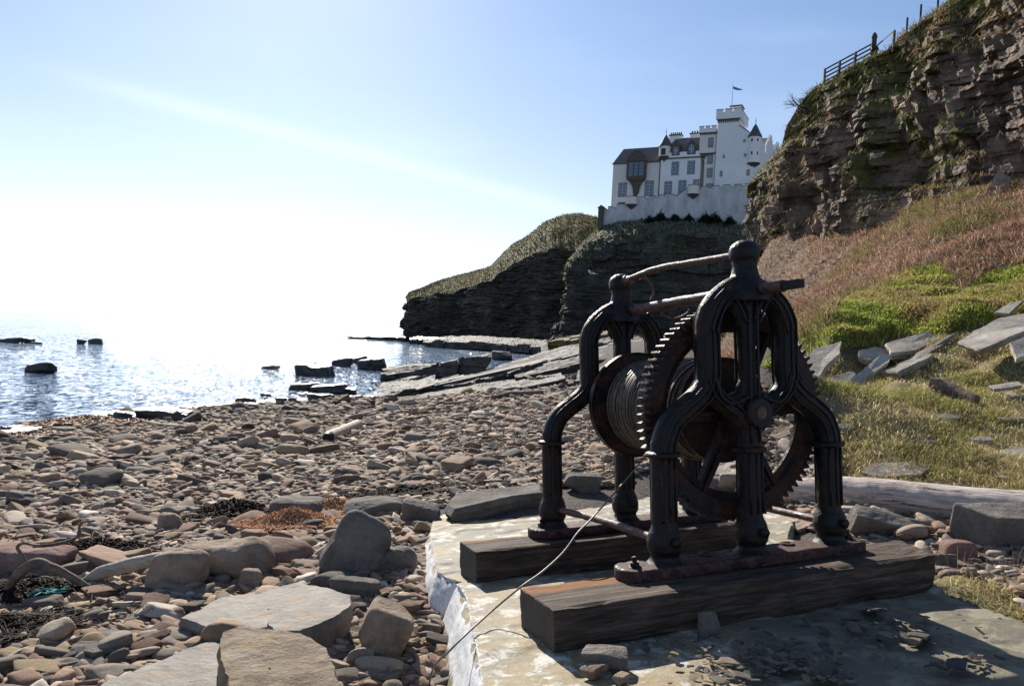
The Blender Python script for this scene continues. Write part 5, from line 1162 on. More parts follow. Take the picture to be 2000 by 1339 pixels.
for i, (pts, Dl, th_, lb) in enumerate(ST): plate('flagstone', pts, th_, lb, 'flag' if 'white' not in lb else 'pale', D=Dl, seed=60+i, group='tumbled flagstones by the grassy bank', n=90, rings=12)
plate('flagstone', [(1500, 850), (1518, 832), (1560, 828), (1558, 842), (1520, 856)], .10, 'ochre slab between the right leg and the toothed wheel', 'brown', raise_=.08, seed=91, cat='stone slab')
for i, (pts, lb, mt) in enumerate([([(1500, 880), (1540, 868), (1590, 872), (1585, 884), (1530, 892)], 'thin grey slab behind the lower right of the toothed wheel', 'flag'), ([(1380, 905), (1420, 892), (1490, 890), (1500, 918), (1440, 930), (1385, 925)], 'pale slab seen below the drum through the wheel spokes', 'flag'),
    ([(1560, 905), (1600, 895), (1635, 905), (1600, 920)], 'small pale slab behind the right leg of the winch', 'flag'), ([(1515, 1010), (1555, 1000), (1590, 1020), (1560, 1035), (1520, 1030)], 'ochre flake of stone on the platform beside the right tie rod', 'brown')]):
    plate('flagstone', pts, .06, lb, mt, raise_=.05, seed=95+i, cat='stone slab')
# stones near the driftwood log
rock('stone', 1668, 1802, 1050, 1002, 'wedge shaped grey slab leaning against the driftwood log', 'grey', .55, seed=113, p=22, extra=5, rough=.04, n=34, tilt=-.18)
rock('stone_block', 1902, 2100, 1082, 992, 'large square grey stone block at the right end of the driftwood log', 'grey', .5, seed=103, p=40, extra=1, n=40, cat='rock', rot=.15, rough=.03, pitch=.1)
plate('flagstone', [(1815, 1045), (1822, 1034), (1900, 1040), (1956, 1052), (1950, 1060), (1830, 1056)], .05, 'thin grey slab in front of the stone block', 'flag', D=[6.9, 7.1, 7.05, 6.95, 6.8, 6.8], seed=104, cat='rock')
rock('stone', 1845, 1922, 1100, 1053, 'rounded salmon pink stone in front of the thin slab', 'red', .7, seed=106, p=4, extra=2, rough=.03)
rock('stone', 1830, 1878, 1116, 1078, 'grey brown stone touching the end of the nearer baulk', 'grey', .7, seed=107, p=7)
rock('stone', 1834, 1888, 1134, 1113, 'long low brown pebble next to the nearer baulk', 'brown', .6, seed=108, p=4)
rock('stone', 1638, 1672, 1026, 1002, 'small brown stone behind the right leg of the winch', 'brown', .8, seed=109, p=6)
# chunks lying on the platform in the shadow
def on_slab(u, v, dims, label, mat, seed, rot, p=12, c=0., tilt=0.):
    q = slab_px(u, v, c); V, Q = stone(dims, seed, 22, p, 5, .04); o = obj('stone', fast_mesh('stone', V, Q, smooth=True), M[mat], label=label, cat='rock')
    o.matrix_world = SM @ Matrix.Translation((q[0], q[1]+dims[1]*.6, c+dims[2]*.85)) @ Matrix.Rotation(rot, 4, 'Z') @ Matrix.Rotation(tilt, 4, 'Y'); return o
on_slab(1190, 1300, (.115, .075, .038), 'grey slab shaped stone in the shadow in front of the nearer baulk', 'grey', 201, -.5, 14, .02, .1)
on_slab(1165, 1322, (.06, .045, .03), 'small tan stone under the grey slab shaped stone', 'brown', 202, .3)
on_slab(1384, 1240, (.055, .02, .065), 'upright square stone chip leaning against the nearer baulk', 'grey', 203, .1, 16)
on_slab(1215, 1335, (.05, .03, .02), 'tiny brown chip of stone at the bottom in front of the baulk', 'brown', 204, .7)

# --- driftwood
def log(name, pts, r, label, mat='drift', n=18, seed=1, amp=.05, cat='driftwood', m=90):
    P = smooth_line(pts, m); rr_ = np.interp(np.linspace(0, 1, m), np.linspace(0, 1, len(r)), r); mb = MB(); mb.tube(P, rr_, n); me = mb.mesh(name, True)
    V = getco(me); N = getno(me); rm = float(np.mean(rr_)); V += N*(rm*(amp*4*fbm(V, .35/rm, 3, seed)+amp*fbm(V, 2./rm, 3, seed+2)))[:, None]; setco(me, V); return obj(name, me, M[mat], label=label, cat=cat)
def G(u, v, up=0.): p = gpt(u, v); return p+np.array([0, 0, up])
def alongaxis(o):  # object axis along the log so that the grain runs lengthwise
    pass
l0, l1 = G(1530, 982), G(1880, 1022); dl = (l1-l0)/np.linalg.norm(l1-l0)
LM = Matrix.Translation(Vector(l0)) @ Vector(dl).to_track_quat('X', 'Z').to_matrix().to_4x4(); Li = np.array(LM.inverted())
ptsw = [l0+dl*k+np.array([0, 0, h]) for k, h in ((-.25, .10), (0, .13), (.5, .16), (1.0, .165), (1.6, .165), (2.3, .16), (3.2, .15))]
pl_ = [(Li @ np.r_[p, 1])[:3] for p in ptsw]
o = log('driftwood_log', pl_, [.085, .125, .16, .175, .175, .18, .17], 'thick bleached driftwood log lying behind the platform on the right', seed=7, n=40, m=200, amp=.035); o.matrix_world = LM
def H(u, vb, v): g = gpt(u, vb); return at(u, v, float((g-CAM)@FW))
log('white_branch', [H(172, 1150, 1135), H(200, 1150, 1118), H(250, 1148, 1103), H(315, 1146, 1088)], [.045, .055, .055, .045], 'thick bleached branch resting on the tan folded rock', 'branch', seed=3, cat='branch')
log('crooked_branch', [H(8, 1172, 1160), H(38, 1172, 1118), H(72, 1172, 1099), (H(72, 1172, 1099)+H(120, 1170, 1116))/2, H(120, 1170, 1116), H(178, 1162, 1150)], [.026, .036, .04, .038, .032, .022], 'dark arched crooked branch at the left edge', 'stick', seed=4, cat='branch')
log('forked_twig', [H(52, 1165, 1105), H(42, 1165, 1082), H(34, 1165, 1068), H(46, 1165, 1060), H(64, 1165, 1064)], [.016, .014, .012, .010, .006], 'curled twig standing above the crooked branch', 'stick', seed=5, cat='twig')
log('thin_branch', [H(64, 1155, 1066), H(110, 1150, 1062), H(150, 1140, 1048), H(158, 1135, 1022), H(186, 1130, 1016)], [.014, .014, .013, .010, .006], 'thin bent branch running right from the curled twig', 'stick', seed=6, cat='branch')
log('pale_stick', [G(0, 1308, .05), G(50, 1285, .06), G(85, 1275, .04)], [.008, .009, .006], 'thin pale stick at the bottom left', 'branch', seed=8, cat='stick')
log('pale_stick', [G(942, 948, .03), G(965, 935, .06), G(984, 925, .08)], [.02, .022, .018], 'short pale plank end sticking out of the pebbles behind the platform', 'branch', seed=18, cat='stick')
log('grey_stick', [G(960, 745, .1), G(1010, 742, .25), G(1060, 752, .12), G(1100, 756, .1)], [.05, .06, .06, .04], 'reddish washed up branch on top of the beach', 'stick', seed=9, cat='branch')
log('grey_stick', [G(962, 783, .12), G(1000, 778, .15), G(1060, 775, .15)], [.12, .14, .12], 'low dark timber lying on the far pebbles', 'stick', seed=10, cat='driftwood')
log('grey_stick', [G(885, 868, .06), G(940, 862, .08), G(985, 858, .08)], [.02, .025, .02], 'long thin dark stick lying on the pebbles left of the winch', 'stick', seed=11, cat='stick')
log('dark_log', [G(1815, 765, .1), G(1850, 772, .10), G(1905, 790, .06)], [.12, .11, .08], 'dark rotten log in the grass below the flagstones', 'stick', seed=12, cat='log')
# pale notched pole on the beach
po = thing('notched_pole', 'short pale notched pole with rusty end lying alone on the pebbles', 'pole'); a, b_ = G(640, 868, .16), G(700, 840, .16); dv = b_-a; L_ = np.linalg.norm(dv)
po.matrix_world = Matrix.Translation(Vector(a)) @ Vector(dv).to_track_quat('X', 'Z').to_matrix().to_4x4()
mb = MB(); P = [(0.0, 0, 0)]; r_ = [.11]
for k in range(8): P += [(L_*(k+.3)/8, 0, 0), (L_*(k+.75)/8, 0, 0), (L_*(k+.8)/8, 0, 0), (L_*(k+.97)/8, 0, 0)]; r_ += [.135, .135, .10, .10]
mb.tube(P, r_, 16); obj('shaft', mb.mesh('shaft', ang=40), M['branch'], po); mb = MB(); mb.tube([(-.12, 0, 0), (.02, 0, 0)], [.10, .135], 14); obj('rusty_end', mb.mesh('rusty_end', ang=30), M['gear'], po)

# --- pebbles
SH_POLY = [(-900, 820), (-60, 862), (90, 845), (225, 815), (460, 793), (600, 785), (705, 777), (790, 783), (900, 772), (1000, 758), (1110, 745), (1330, 735), (1480, 745), (1560, 800), (1600, 860), (1640, 905), (1620, 950), (1700, 990), (1860, 1010), (2450, 1080), (2450, 1330), (2010, 1200), (1990, 1160), (1880, 1128), (1830, 1120), (1650, 1070), (1540, 1015), (1470, 975), (1400, 948), (1250, 940), (1190, 955), (1080, 955), (960, 968), (835, 1000), (880, 1080), (900, 1290), (960, 1500), (-900, 1700)]
SH2 = np.array(SH_POLY, float)
P_ = []
y = 2.4
slabw = np.array([lw(a, b, 0)[:2] for a, b in top1]); slabw2 = np.array([lw(a, b, 0)[:2] for a, b in top2])
while y < 47:
    s_ = .046*(y/4)**.42; x = -1.05*y
    nx_ = int(2.1*y/(s_*.92)); xs_ = -1.05*y+(np.arange(nx_)+RNG.uniform(-.5, .5, nx_))*s_*.92; ys_2 = y+RNG.uniform(-.5, .5, nx_)*s_; P_.append(np.stack([xs_, ys_2, np.full(nx_, s_)], 1)); y += s_*.80
P_ = np.concatenate(P_); z0p = zg(P_[:, 0], P_[:, 1]); u_, v_, d_ = project(np.c_[P_[:, :2], z0p])
keep = inpoly(u_, v_, SH_POLY) & (z0p > SEA-.12) & ~inpoly(P_[:, 0], P_[:, 1], slabw) & ~inpoly(P_[:, 0], P_[:, 1], slabw2) & (u_ > -520)
P_ = P_[keep]; z0p = z0p[keep]; u_ = u_[keep]; v_ = v_[keep]
rg = np.random.default_rng(5); n = len(P_)
pat = .5+.5*fbm(np.c_[P_[:, :2], z0p*0], .45, 3, 88); size = P_[:, 2]*np.exp(rg.normal(-.05, .34, n))*(.70+.75*pat); big = rg.random(n) < .035; size[big] *= rg.uniform(1.4, 2.2, big.sum())
PAL = np.array([(.145, .130, .112), (.200, .165, .135), (.270, .205, .145), (.165, .112, .085), (.32, .28, .23), (.080, .072, .065), (.235, .165, .13), (.215, .175, .11), (.42, .39, .34)])
PN = ['grey', 'mauve grey', 'tan', 'reddish brown', 'pale grey', 'dark grey', 'pinkish', 'olive brown', 'whitish']
ci = rg.choice(len(PAL), n, p=[.19, .19, .15, .12, .10, .10, .07, .06, .02]); colr = PAL[ci]*np.array([1.20, 1.13, 1.07])*rg.uniform(.72, 1.25, (n, 1))
wet = np.clip(1-(z0p-SEA)/.22, 0, 1)[:, None]; colr = colr*(1-.6*wet)
asp = np.stack([rg.uniform(.42, .78, n), rg.uniform(.28, .54, n), rg.uniform(.09, .27, n)], 1)*size[:, None]*1.35
rotz = rg.uniform(0, 6.28, n); tx = rg.normal(0, .22, n); ty = rg.normal(0, .22, n)
zc_p = z0p+asp[:, 2]*rg.uniform(.15, .9, n)+size*.10
LIB = {}
for res, cnt in ((14, 14), (5, 20), (3, 16)):
    LIB[res] = [stone((1, 1, 1), 900+res*31+k, res, [4, 6, 9, 14, 20][k % 5], 6, .07 if res > 4 else .02) for k in range(cnt)]
def rotm(k):
    c, s = math.cos(rotz[k]), math.sin(rotz[k]); return np.array([[c, -s, 0], [s, c, 0], [0, 0, 1]]) @ np.array([[1, 0, tx[k]], [0, 1, ty[k]], [-tx[k], -ty[k], 1]])
score = size*F/np.maximum(P_[:, 1], 1)*asp[:, 0]/size; vis = (u_ > 0) & (u_ < 2000) & (v_ > 700) & (v_ < 1335)
occ = (u_ > 880) & (u_ < 1830) & (v_ > 930)
# not underneath the large stones
bigr = [(o.location.copy(), o.dimensions.copy()) for o in COL.objects if o.get('category') in ('rock', 'boulder') and o.type == 'MESH']
bpy.context.view_layer.update()
for L0, dm in [(o.matrix_world.translation.copy(), o.dimensions.copy()) for o in COL.objects if o.get('category') in ('rock', 'boulder') and o.type == 'MESH' and o.matrix_world.translation.y < 12]:
    rx = max(dm.x, dm.y)*.5; occ |= ((P_[:, 0]-L0.x)**2+(P_[:, 1]-L0.y)**2 < (rx*.8)**2)
order = np.argsort(-(score*(vis & ~occ))); IND = order[:300]; isind = np.zeros(n, bool); isind[IND] = True
LMK = [('the tall grey boulder', 690, 1060), ('the tan folded rock', 400, 1100), ('the white branch', 240, 1115), ('the crooked branch', 90, 1140), ('the reddish rock', 50, 1100), ('the broad flat rock', 520, 1185), ('the pale rock sheet', 300, 1300), ('the rough brown rock', 560, 1290), ('the wedged boulder', 740, 1235),
       ('the platform corner', 825, 1200), ('the orange rope', 590, 1025), ('the seaweed clump', 440, 1010), ('the dry seaweed', 60, 1200), ('the bottom left corner', 60, 1310), ('the notched pole', 670, 855), ('the kerb stone', 960, 965), ('the left shore', 100, 880), ('the dark shore rocks', 290, 820), ('the driftwood log', 1750, 1020), ('the salmon stone', 1890, 1085), ('the triangular slab', 195, 1250), ('the left edge', 15, 990), ('the middle of the beach', 480, 900), ('the winch drum', 1130, 860)]
lmk = np.array([(a, b) for _, a, b in LMK], float); labs = {}
pm_ = [fast_mesh('pebble', V, Q, smooth=True) for V, Q in LIB[14]]
for m_ in pm_: m_.materials.append(M['pebo'])
for k in IND:
    A = asp[k]; shp = 'round' if A[1]/A[0] > .85 and A[2]/A[0] > .42 else 'long' if A[1]/A[0] < .58 else 'flat' if A[2]/A[0] < .34 else 'oval'
    px_ = score[k]; szw = 'large' if px_ > np.percentile(score[IND], 66) else 'small' if px_ < np.percentile(score[IND], 30) else 'middling'
    j = int(np.argmin((lmk[:, 0]-u_[k])**2+((lmk[:, 1]-v_[k])*1.6)**2)); dx, dy = u_[k]-lmk[j, 0], v_[k]-lmk[j, 1]
    rel = ('left of' if dx < 0 else 'right of') if abs(dx) > abs(dy)*1.3 else ('below' if dy > 0 else 'above')
    labs.setdefault(f"{szw} {PN[ci[k]]} {shp} pebble {rel} {LMK[j][0]}", []).append(k)
ORD = ['first', 'second', 'third', 'fourth', 'fifth', 'sixth', 'seventh', 'eighth', 'ninth', 'tenth']
for lb, ks in labs.items():
    ks = sorted(ks, key=lambda q: u_[q])
    for r_i, k in enumerate(ks):
        V0 = None; me = pm_[k % len(pm_)]
        o = bpy.data.objects.new('pebble', me); COL.objects.link(o)
        R3 = rotm(k)*asp[k][None]; m4 = np.eye(4); m4[:3, :3] = R3; m4[:3, 3] = (P_[k, 0], P_[k, 1], zc_p[k]); 
        o.matrix_world = Matrix(m4.tolist()); o.color = tuple(colr[k])+(1,)
        o['label'] = lb if len(ks) == 1 else f"{lb}, {ORD[min(r_i, 9)]} from the left"; o['category'] = 'pebble'; o['group'] = 'pebbles strewn over the beach'
Vs, Qs, Cs, off = [], [], [], 0
for k in np.nonzero(~isind)[0]:
    res = 5 if P_[k, 1] < 10 else 3
    L_b = LIB[res]; V, Q = L_b[k % len(L_b)]; V = (V*asp[k]) @ rotm(k).T+np.array([P_[k, 0], P_[k, 1], zc_p[k]]); Vs.append(V); Qs.append(Q+off); Cs.append(np.broadcast_to(colr[k], (len(V), 3))); off += len(V)
me = fast_mesh('shingle', np.concatenate(Vs), np.concatenate(Qs), col=np.concatenate(Cs), smooth=True); print('pebbles', n, len(me.vertices))
obj('shingle', me, M['peb'], label='pebbles and cobbles covering the beach', cat='shingle', kind='stuff')

# ------------------------------------------------------------------ grass, bracken, seaweed
def blades(name, P, Nn, h, wd, lean, col, label, cat, seed=1, curl=.6, leandir=None):
    rg = np.random.default_rng(seed); n = len(P); h = np.broadcast_to(h, (n,)); wd = np.broadcast_to(wd, (n,))
    a = rg.uniform(0, 6.28, n); d = np.stack([np.cos(a), np.sin(a), np.zeros(n)], 1)
    if leandir is not None: d = d*.75+np.asarray(leandir); d /= np.linalg.norm(d, axis=1)[:, None]
    sd = np.stack([-d[:, 1], d[:, 0], np.zeros(n)], 1); ph = rg.uniform(0, 6.28, n); sd = sd*np.cos(ph)[:, None]+d*np.sin(ph)[:, None]*.5
    ln = rg.uniform(.2, 1., n)*lean
    up = Nn*.5+np.array([0, 0, .5]); up /= np.linalg.norm(up, axis=1)[:, None]
    b = P-up*.02; m = P+up*(h*.55)[:, None]+d*(h*.35*ln)[:, None]; t_ = P+up*(h*(1-curl*ln*.55))[:, None]+d*(h*1.0*ln)[:, None]
    V = np.stack([b-sd*wd[:, None]/2, b+sd*wd[:, None]/2, m+sd*wd[:, None]*.42, m-sd*wd[:, None]*.42, t_], 1).reshape(-1, 3)
    i = np.arange(n)*5; Q = np.stack([i, i+1, i+2, i+3], 1); T = np.stack([i+3, i+2, i+4], 1)
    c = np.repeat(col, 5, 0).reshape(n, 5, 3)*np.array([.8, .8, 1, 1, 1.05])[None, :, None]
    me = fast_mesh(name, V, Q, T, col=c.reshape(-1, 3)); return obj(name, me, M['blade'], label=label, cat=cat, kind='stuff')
def scatter_ground(mask_fn, n, rng, ylim=(2, 60), clump=0, power=1.):
    """random ground points whose density falls with distance"""
    out = []; tot = 0
    for _ in range(40):
        m = 60000; y = np.exp(rng.uniform(math.log(ylim[0]), math.log(ylim[1]), m)); x = y*rng.uniform(-.1, 1.05, m); P = np.stack([x, y, np.zeros(m)], 1)
        P = P[(x*F/y+CX) > 1200]
        if clump: P = P[fbm(P, 1.2, 3, clump)+rng.normal(0, .25, len(P)) > -.05]
        P[:, 2] = GROUND_Z(P[:, 0], P[:, 1]); P = P[mask_fn(P)]; out.append(P); tot += len(P)
        if tot >= n: break
    return np.concatenate(out)[:n]
def GROUND_Z(x, y):
    """bilinear look-up in the finished ground sheet"""
    fy = np.interp(np.log(y), np.log(rr), np.arange(nr)); fx = np.interp(x/y, th, np.arange(nth)); i = np.clip(fy.astype(int), 0, nr-2); j = np.clip(fx.astype(int), 0, nth-2); a = fy-i; b = fx-j
    Z = GP[:, :, 2]; return Z[i, j]*(1-a)*(1-b)+Z[i+1, j]*a*(1-b)+Z[i, j+1]*(1-a)*b+Z[i+1, j+1]*a*b
rg = np.random.default_rng(77)
UPV = lambda n: np.tile([0, 0, 1.], (n, 1))
def pick(cols, w_, n, var=.2): return np.array(cols)[rg.choice(len(cols), n, p=w_)]*rg.uniform(1-var, 1+var, (n, 1))
P = scatter_ground(lambda P: zone(P)[0], 90000, rg, (4, 20)); D_ = P[:, 1]; cl = fbm(P, .9, 3, 90)
keepm = rg.random(len(P)) < np.clip(.62+cl*1.3, .12, 1); P = P[keepm]; D_ = D_[keepm]; cl = cl[keepm]
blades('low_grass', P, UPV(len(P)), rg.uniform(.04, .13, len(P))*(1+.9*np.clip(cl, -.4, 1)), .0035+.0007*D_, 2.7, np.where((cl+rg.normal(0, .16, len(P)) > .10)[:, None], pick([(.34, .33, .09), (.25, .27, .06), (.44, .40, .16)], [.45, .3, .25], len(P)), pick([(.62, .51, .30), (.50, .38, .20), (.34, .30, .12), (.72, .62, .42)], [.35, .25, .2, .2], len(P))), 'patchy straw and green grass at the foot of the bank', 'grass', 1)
P = scatter_ground(lambda P: zone(P)[0], 2600, rg, (5, 18), clump=7); blades('dry_stalks', P, UPV(len(P)), rg.uniform(.15, .42, len(P)), .004, 1.1, pick([(.30, .20, .11), (.38, .28, .15), (.18, .11, .06)], [.4, .3, .3], len(P)), 'dead brown stalks standing in the grass', 'dry grass', 2)
P = scatter_ground(lambda P: zone(P)[1], 80000, rg, (10, 30)); D_ = P[:, 1]; cl = fbm(P, .8, 3, 91)
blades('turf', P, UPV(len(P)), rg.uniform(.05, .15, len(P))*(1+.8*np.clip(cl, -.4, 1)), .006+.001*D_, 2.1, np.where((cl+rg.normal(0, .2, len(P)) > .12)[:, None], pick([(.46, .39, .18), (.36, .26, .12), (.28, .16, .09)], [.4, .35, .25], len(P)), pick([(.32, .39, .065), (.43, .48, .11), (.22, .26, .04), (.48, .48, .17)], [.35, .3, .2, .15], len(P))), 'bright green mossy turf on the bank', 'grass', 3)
P = scatter_ground(lambda P: zone(P)[2] & (P[:, 1] < 58), 120000, rg, (15, 58)); D_ = P[:, 1]; cl = fbm(P, .5, 4, 92)
blades('bracken', P, UPV(len(P)), rg.uniform(.10, .38, len(P))*(1+.9*np.clip(cl, -.5, 1)), .006+.0008*D_, 2.6, np.where((cl+rg.normal(0, .15, len(P)) > .26)[:, None], pick([(.15, .17, .05), (.26, .22, .10)], [.5, .5], len(P)), pick([(.34, .215, .15), (.22, .12, .08), (.50, .37, .27), (.15, .085, .058), (.30, .145, .085)], [.3, .2, .22, .13, .15], len(P))), 'flattened dead brown bracken covering the slope under the cliff', 'bracken', 4, leandir=(-.5, -.35, 0))
# tufts on the cliff ledges and brow
def face_points(V, n, cond, rng):
    a = V[1:, 1:]-V[:-1, :-1]; b = V[:-1, 1:]-V[1:, :-1]; nn = np.cross(a, b); ar = np.linalg.norm(nn, axis=2); nn = nn/(ar[:, :, None]+1e-9)
    nn = np.where(nn[:, :, 2:3] < 0, -nn, nn); c = (V[1:, 1:]+V[:-1, :-1]+V[:-1, 1:]+V[1:, :-1])/4; u, v, z = project(c.reshape(-1, 3)); u = u.reshape(ar.shape); v = v.reshape(ar.shape); z = z.reshape(ar.shape)
    w_ = ar*cond(nn, c)*((u > -100) & (u < 2150) & (v > -150) & (v < 800)); w_ = w_.ravel()/w_.sum(); k = rng.choice(len(w_), n, p=w_)
    return c.reshape(-1, 3)[k]+rng.normal(0, .05, (n, 3)), nn.reshape(-1, 3)[k]
FN = NCV[:444]
def condc(nn, c):
    m = fbm(c.reshape(-1, 3), .22, 4, 120).reshape(nn.shape[:2]); return (np.clip(nn[:, :, 2]-.45, 0, 1)**1.3+.004)*np.clip(m*6+.5, .01, 3)
P, Nn = face_points(FN, 42000, condc, rg); D_ = P[:, 1]; cl = fbm(P, .35, 4, 93)+rg.normal(0, .15, len(P))
blades('cliff_tufts', P, Nn, rg.uniform(.08, .32, len(P)), .012+.0008*D_, 2.4, np.where((cl > .02)[:, None], pick([(.10, .12, .03), (.15, .17, .04), (.075, .085, .025)], [.4, .3, .3], len(P)), pick([(.26, .18, .085), (.17, .10, .05), (.32, .25, .12), (.12, .075, .04)], [.3, .3, .2, .2], len(P))), 'moss and hanging dead grass on the cliff ledges', 'cliff grass', 5, curl=1.9)
P, Nn = face_points(NCV[422:445], 20000, lambda nn, c: nn[:, :, 2]*0+1., rg); D_ = P[:, 1]; cl = fbm(P, .35, 4, 94)+rg.normal(0, .15, len(P))
blades('brow_heather', P, Nn, rg.uniform(.15, .5, len(P)), .014+.0008*D_, 1.5, np.where((cl > .1)[:, None], pick([(.13, .14, .05), (.22, .19, .08)], [.5, .5], len(P)), pick([(.22, .13, .08), (.14, .085, .055), (.30, .2, .12)], [.4, .35, .25], len(P))), 'brown heather along the brow of the cliff', 'heather', 6)
# rough growth on the headland brow and the crag
def far_tufts(V, r0_, r1_, n, cols, w_, h, wd, nm, lb, seed, cond=lambda nn, c: nn[:, :, 2]):
    P, Nn = face_points(V[r0_:r1_], n, cond, rg); f_ = np.clip((fbm(P, .045, 4, seed+60)+rg.normal(0, .12, n))*1.6+.5, 0, .999)*len(cols); blades(nm, P, Nn, rg.uniform(h*.3, h, n), wd, 1.6, np.array(cols)[f_.astype(int)]*rg.uniform(.75, 1.25, (n, 1)), lb, 'coarse grass', seed)
far_tufts(HV, 160, 250, 30000, [(.04, .045, .02), (.07, .07, .028), (.115, .11, .045), (.15, .12, .065)], [.3, .3, .2, .2], 1.0, .30, 'headland_grass', 'coarse grass on the headland brow', 7)
far_tufts(CRV, 120, 242, 34000, [(.03, .038, .02), (.05, .06, .03), (.12, .125, .08), (.26, .26, .19)], [.35, .25, .15, .25], 1.1, .30, 'crag_scrub', 'rough scrub covering the castle crag', 8)
# evergreen tops against the retaining wall
def scrub(i, u, v, D, hh, lb):
    hh *= .55; v += 6
    p = at(u, v, D); n = 420; q = np.stack([rg.normal(0, hh*.42, n), rg.normal(0, hh*.3, n), np.abs(rg.normal(0, 1, n))*hh*.42], 1); q[:, 2] *= np.clip(1.2-np.abs(q[:, 0])/(hh*.9), .15, 1)
    t_ = thing('shrub', lb, 'shrub', p, 'dark shrubs below the retaining wall'); o = blades('foliage', q, UPV(n), rg.uniform(.6, 1.3, n), .22, .9, pick([(.02, .032, .018), (.035, .05, .025), (.012, .02, .012)], [.4, .3, .3], n), 'x', 'x', 200+i); o.parent = t_
    for k in ('label', 'category', 'kind'): del o[k]
    mb = MB(); mb.tube([(0, 0, -1.2), (0, 0, .6*hh)], [.22, .08], 7); obj('stem', mb.mesh('stem'), M['twig'], t_)
for i, (u, v, D, hh, lb) in enumerate([(1268, 430, 189, 2.2, 'low dark shrub, leftmost below the retaining wall'), (1290, 425, 188, 3.0, 'dark shrub second from the left below the wall'), (1318, 427, 187, 2.6, 'dark shrub third from the left below the wall'), (1345, 428, 186, 2.4, 'dark shrub in the middle below the wall'), (1378, 428, 184, 3.2, 'tall dark shrub right of the middle below the wall'), (1396, 430, 183, 3.4, 'tallest dark shrub below the retaining wall'), (1425, 432, 181, 2.2, 'low dark shrub, rightmost below the retaining wall')]): scrub(i, u, v, D, hh, lb)
# strands: seaweed, rope
def tangle(name, u, v, wx, wy, hz, n, r, label, mat, seed, cat, L=.35, kind='stuff'):
    rgk = np.random.default_rng(seed); c = G(u, v); mb = MB()
    for k in range(n):
        p = np.array([rgk.normal(0, wx*.45), rgk.normal(0, wy*.45), 0]); a = rgk.uniform(0, 6.28); pts = []; m = 6
        for j in range(m): pts.append(p.copy()+[0, 0, hz*(.1+.9*abs(math.sin(j*1.1+k)))*rgk.uniform(.2, 1)*max(.1, 1-np.hypot(p[0]/wx, p[1]/wy)*.7)]); a += rgk.normal(0, .8); p += np.array([math.cos(a), math.sin(a), 0])*L/m
        mb.tube(smooth_line(pts, 10), r*rgk.uniform(.5, 1.2), 4, False)
    V = np.concatenate(mb.V); gz_ = GROUND_Z(V[:, 0]+c[0], V[:, 1]+c[1])-c[2]; mb.V = [V+np.c_[np.zeros((len(V), 2)), gz_+(.085 if 'rope' in name else .055)]]
    mb.Q = [np.concatenate(mb.Q)]; me = fast_mesh(name, mb.V[0], mb.Q[0], smooth=True); return obj(name, me, M[mat], None, c, label, cat, kind=kind)
tangle('dry_seaweed', 190, 1085, .42, .26, .14, 460, .007, 'heap of dark dry seaweed behind the crooked branch', 'weed', 1, 'seaweed')
tangle('dry_seaweed', 70, 1165, .36, .18, .09, 420, .007, 'dark seaweed under the crooked branch', 'weed', 2, 'seaweed')
tangle('dry_seaweed', 30, 1235, .34, .16, .07, 380, .006, 'reddish dark seaweed strewn at the left edge', 'weed', 3, 'seaweed')
tangle('dry_seaweed', 455, 1008, .42, .26, .16, 420, .008, 'clump of black seaweed left of the orange rope', 'weed', 4, 'seaweed')
tangle('dry_seaweed', 770, 972, .9, .16, .10, 420, .010, 'line of dark seaweed behind the tall boulder', 'weed', 5, 'seaweed', .5)
tangle('dry_seaweed', 1050, 750, 1.6, 1.2, .35, 320, .03, 'brown seaweed on the top of the beach', 'weed', 6, 'seaweed', 1.2)
tangle('rust_seaweed', 165, 828, 1.6, .5, .22, 700, .022, 'orange brown seaweed at the water edge on the left', 'weedo', 7, 'seaweed', .7)
tangle('rust_seaweed', 60, 852, 1.0, .25, .12, 300, .018, 'yellowish seaweed strip at the left end of the shore', 'weedo', 8, 'seaweed', .5)
tangle('rust_seaweed', 240, 826, .9, .25, .15, 260, .018, 'orange seaweed beside the small pointed rock', 'weedo', 9, 'seaweed', .5)
tangle('orange_rope', 570, 1034, .38, .18, .20, 900, .006, 'tangled heap of faded orange rope and netting beside the tall boulder', 'rope', 10, 'rope', .40, kind='thing')
tangle('orange_rope', 648, 1006, .34, .16, .15, 560, .006, 'looser orange rope trailing behind the main orange tangle', 'rope', 11, 'rope', .45, kind='thing')
tangle('teal_rope', 90, 1176, .09, .03, .03, 26, .006, 'scrap of teal rope in the dark seaweed', 'green', 12, 'rope', .15, kind='thing')
tangle('teal_rope', 168, 1152, .03, .015, .02, 10, .006, 'small teal scrap beside the crooked branch foot', 'green', 13, 'rope', .06, kind='thing')
# twigs and straw in the shingle
def litter(name, n, dom, lmin, lmax, r, cols, label, seed, cat):
    rgk = np.random.default_rng(seed); mb = MB(); m = 0
    while m < n:
        u = rgk.uniform(dom[0], dom[1]); v = rgk.uniform(dom[2], dom[3]); p = gpt(u, v); k = float(p[1])/6; a = rgk.uniform(0, 3.14); L = rgk.uniform(lmin, lmax)*k**.5; q = p+np.array([math.cos(a), math.sin(a), rgk.normal(0, .15)])*L
        mb.tube([p+[0, 0, .07*k**.3], (p+q)/2+[0, 0, .10*k**.3], q+[0, 0, .07*k**.3]], r*k**.7, 4, False); m += 1
    me = mb.mesh(name); return obj(name, me, M[cols], label=label, cat=cat, kind='stuff')
litter('twig_litter', 150, (780, 1250, 800, 950), .05, .22, .005, 'stick', 'thin twigs scattered in the shingle behind the platform', 1, 'twigs')
litter('straw_litter', 110, (780, 1250, 790, 950), .05, .2, .004, 'branch', 'pale straw scattered in the shingle behind the platform', 2, 'straw')
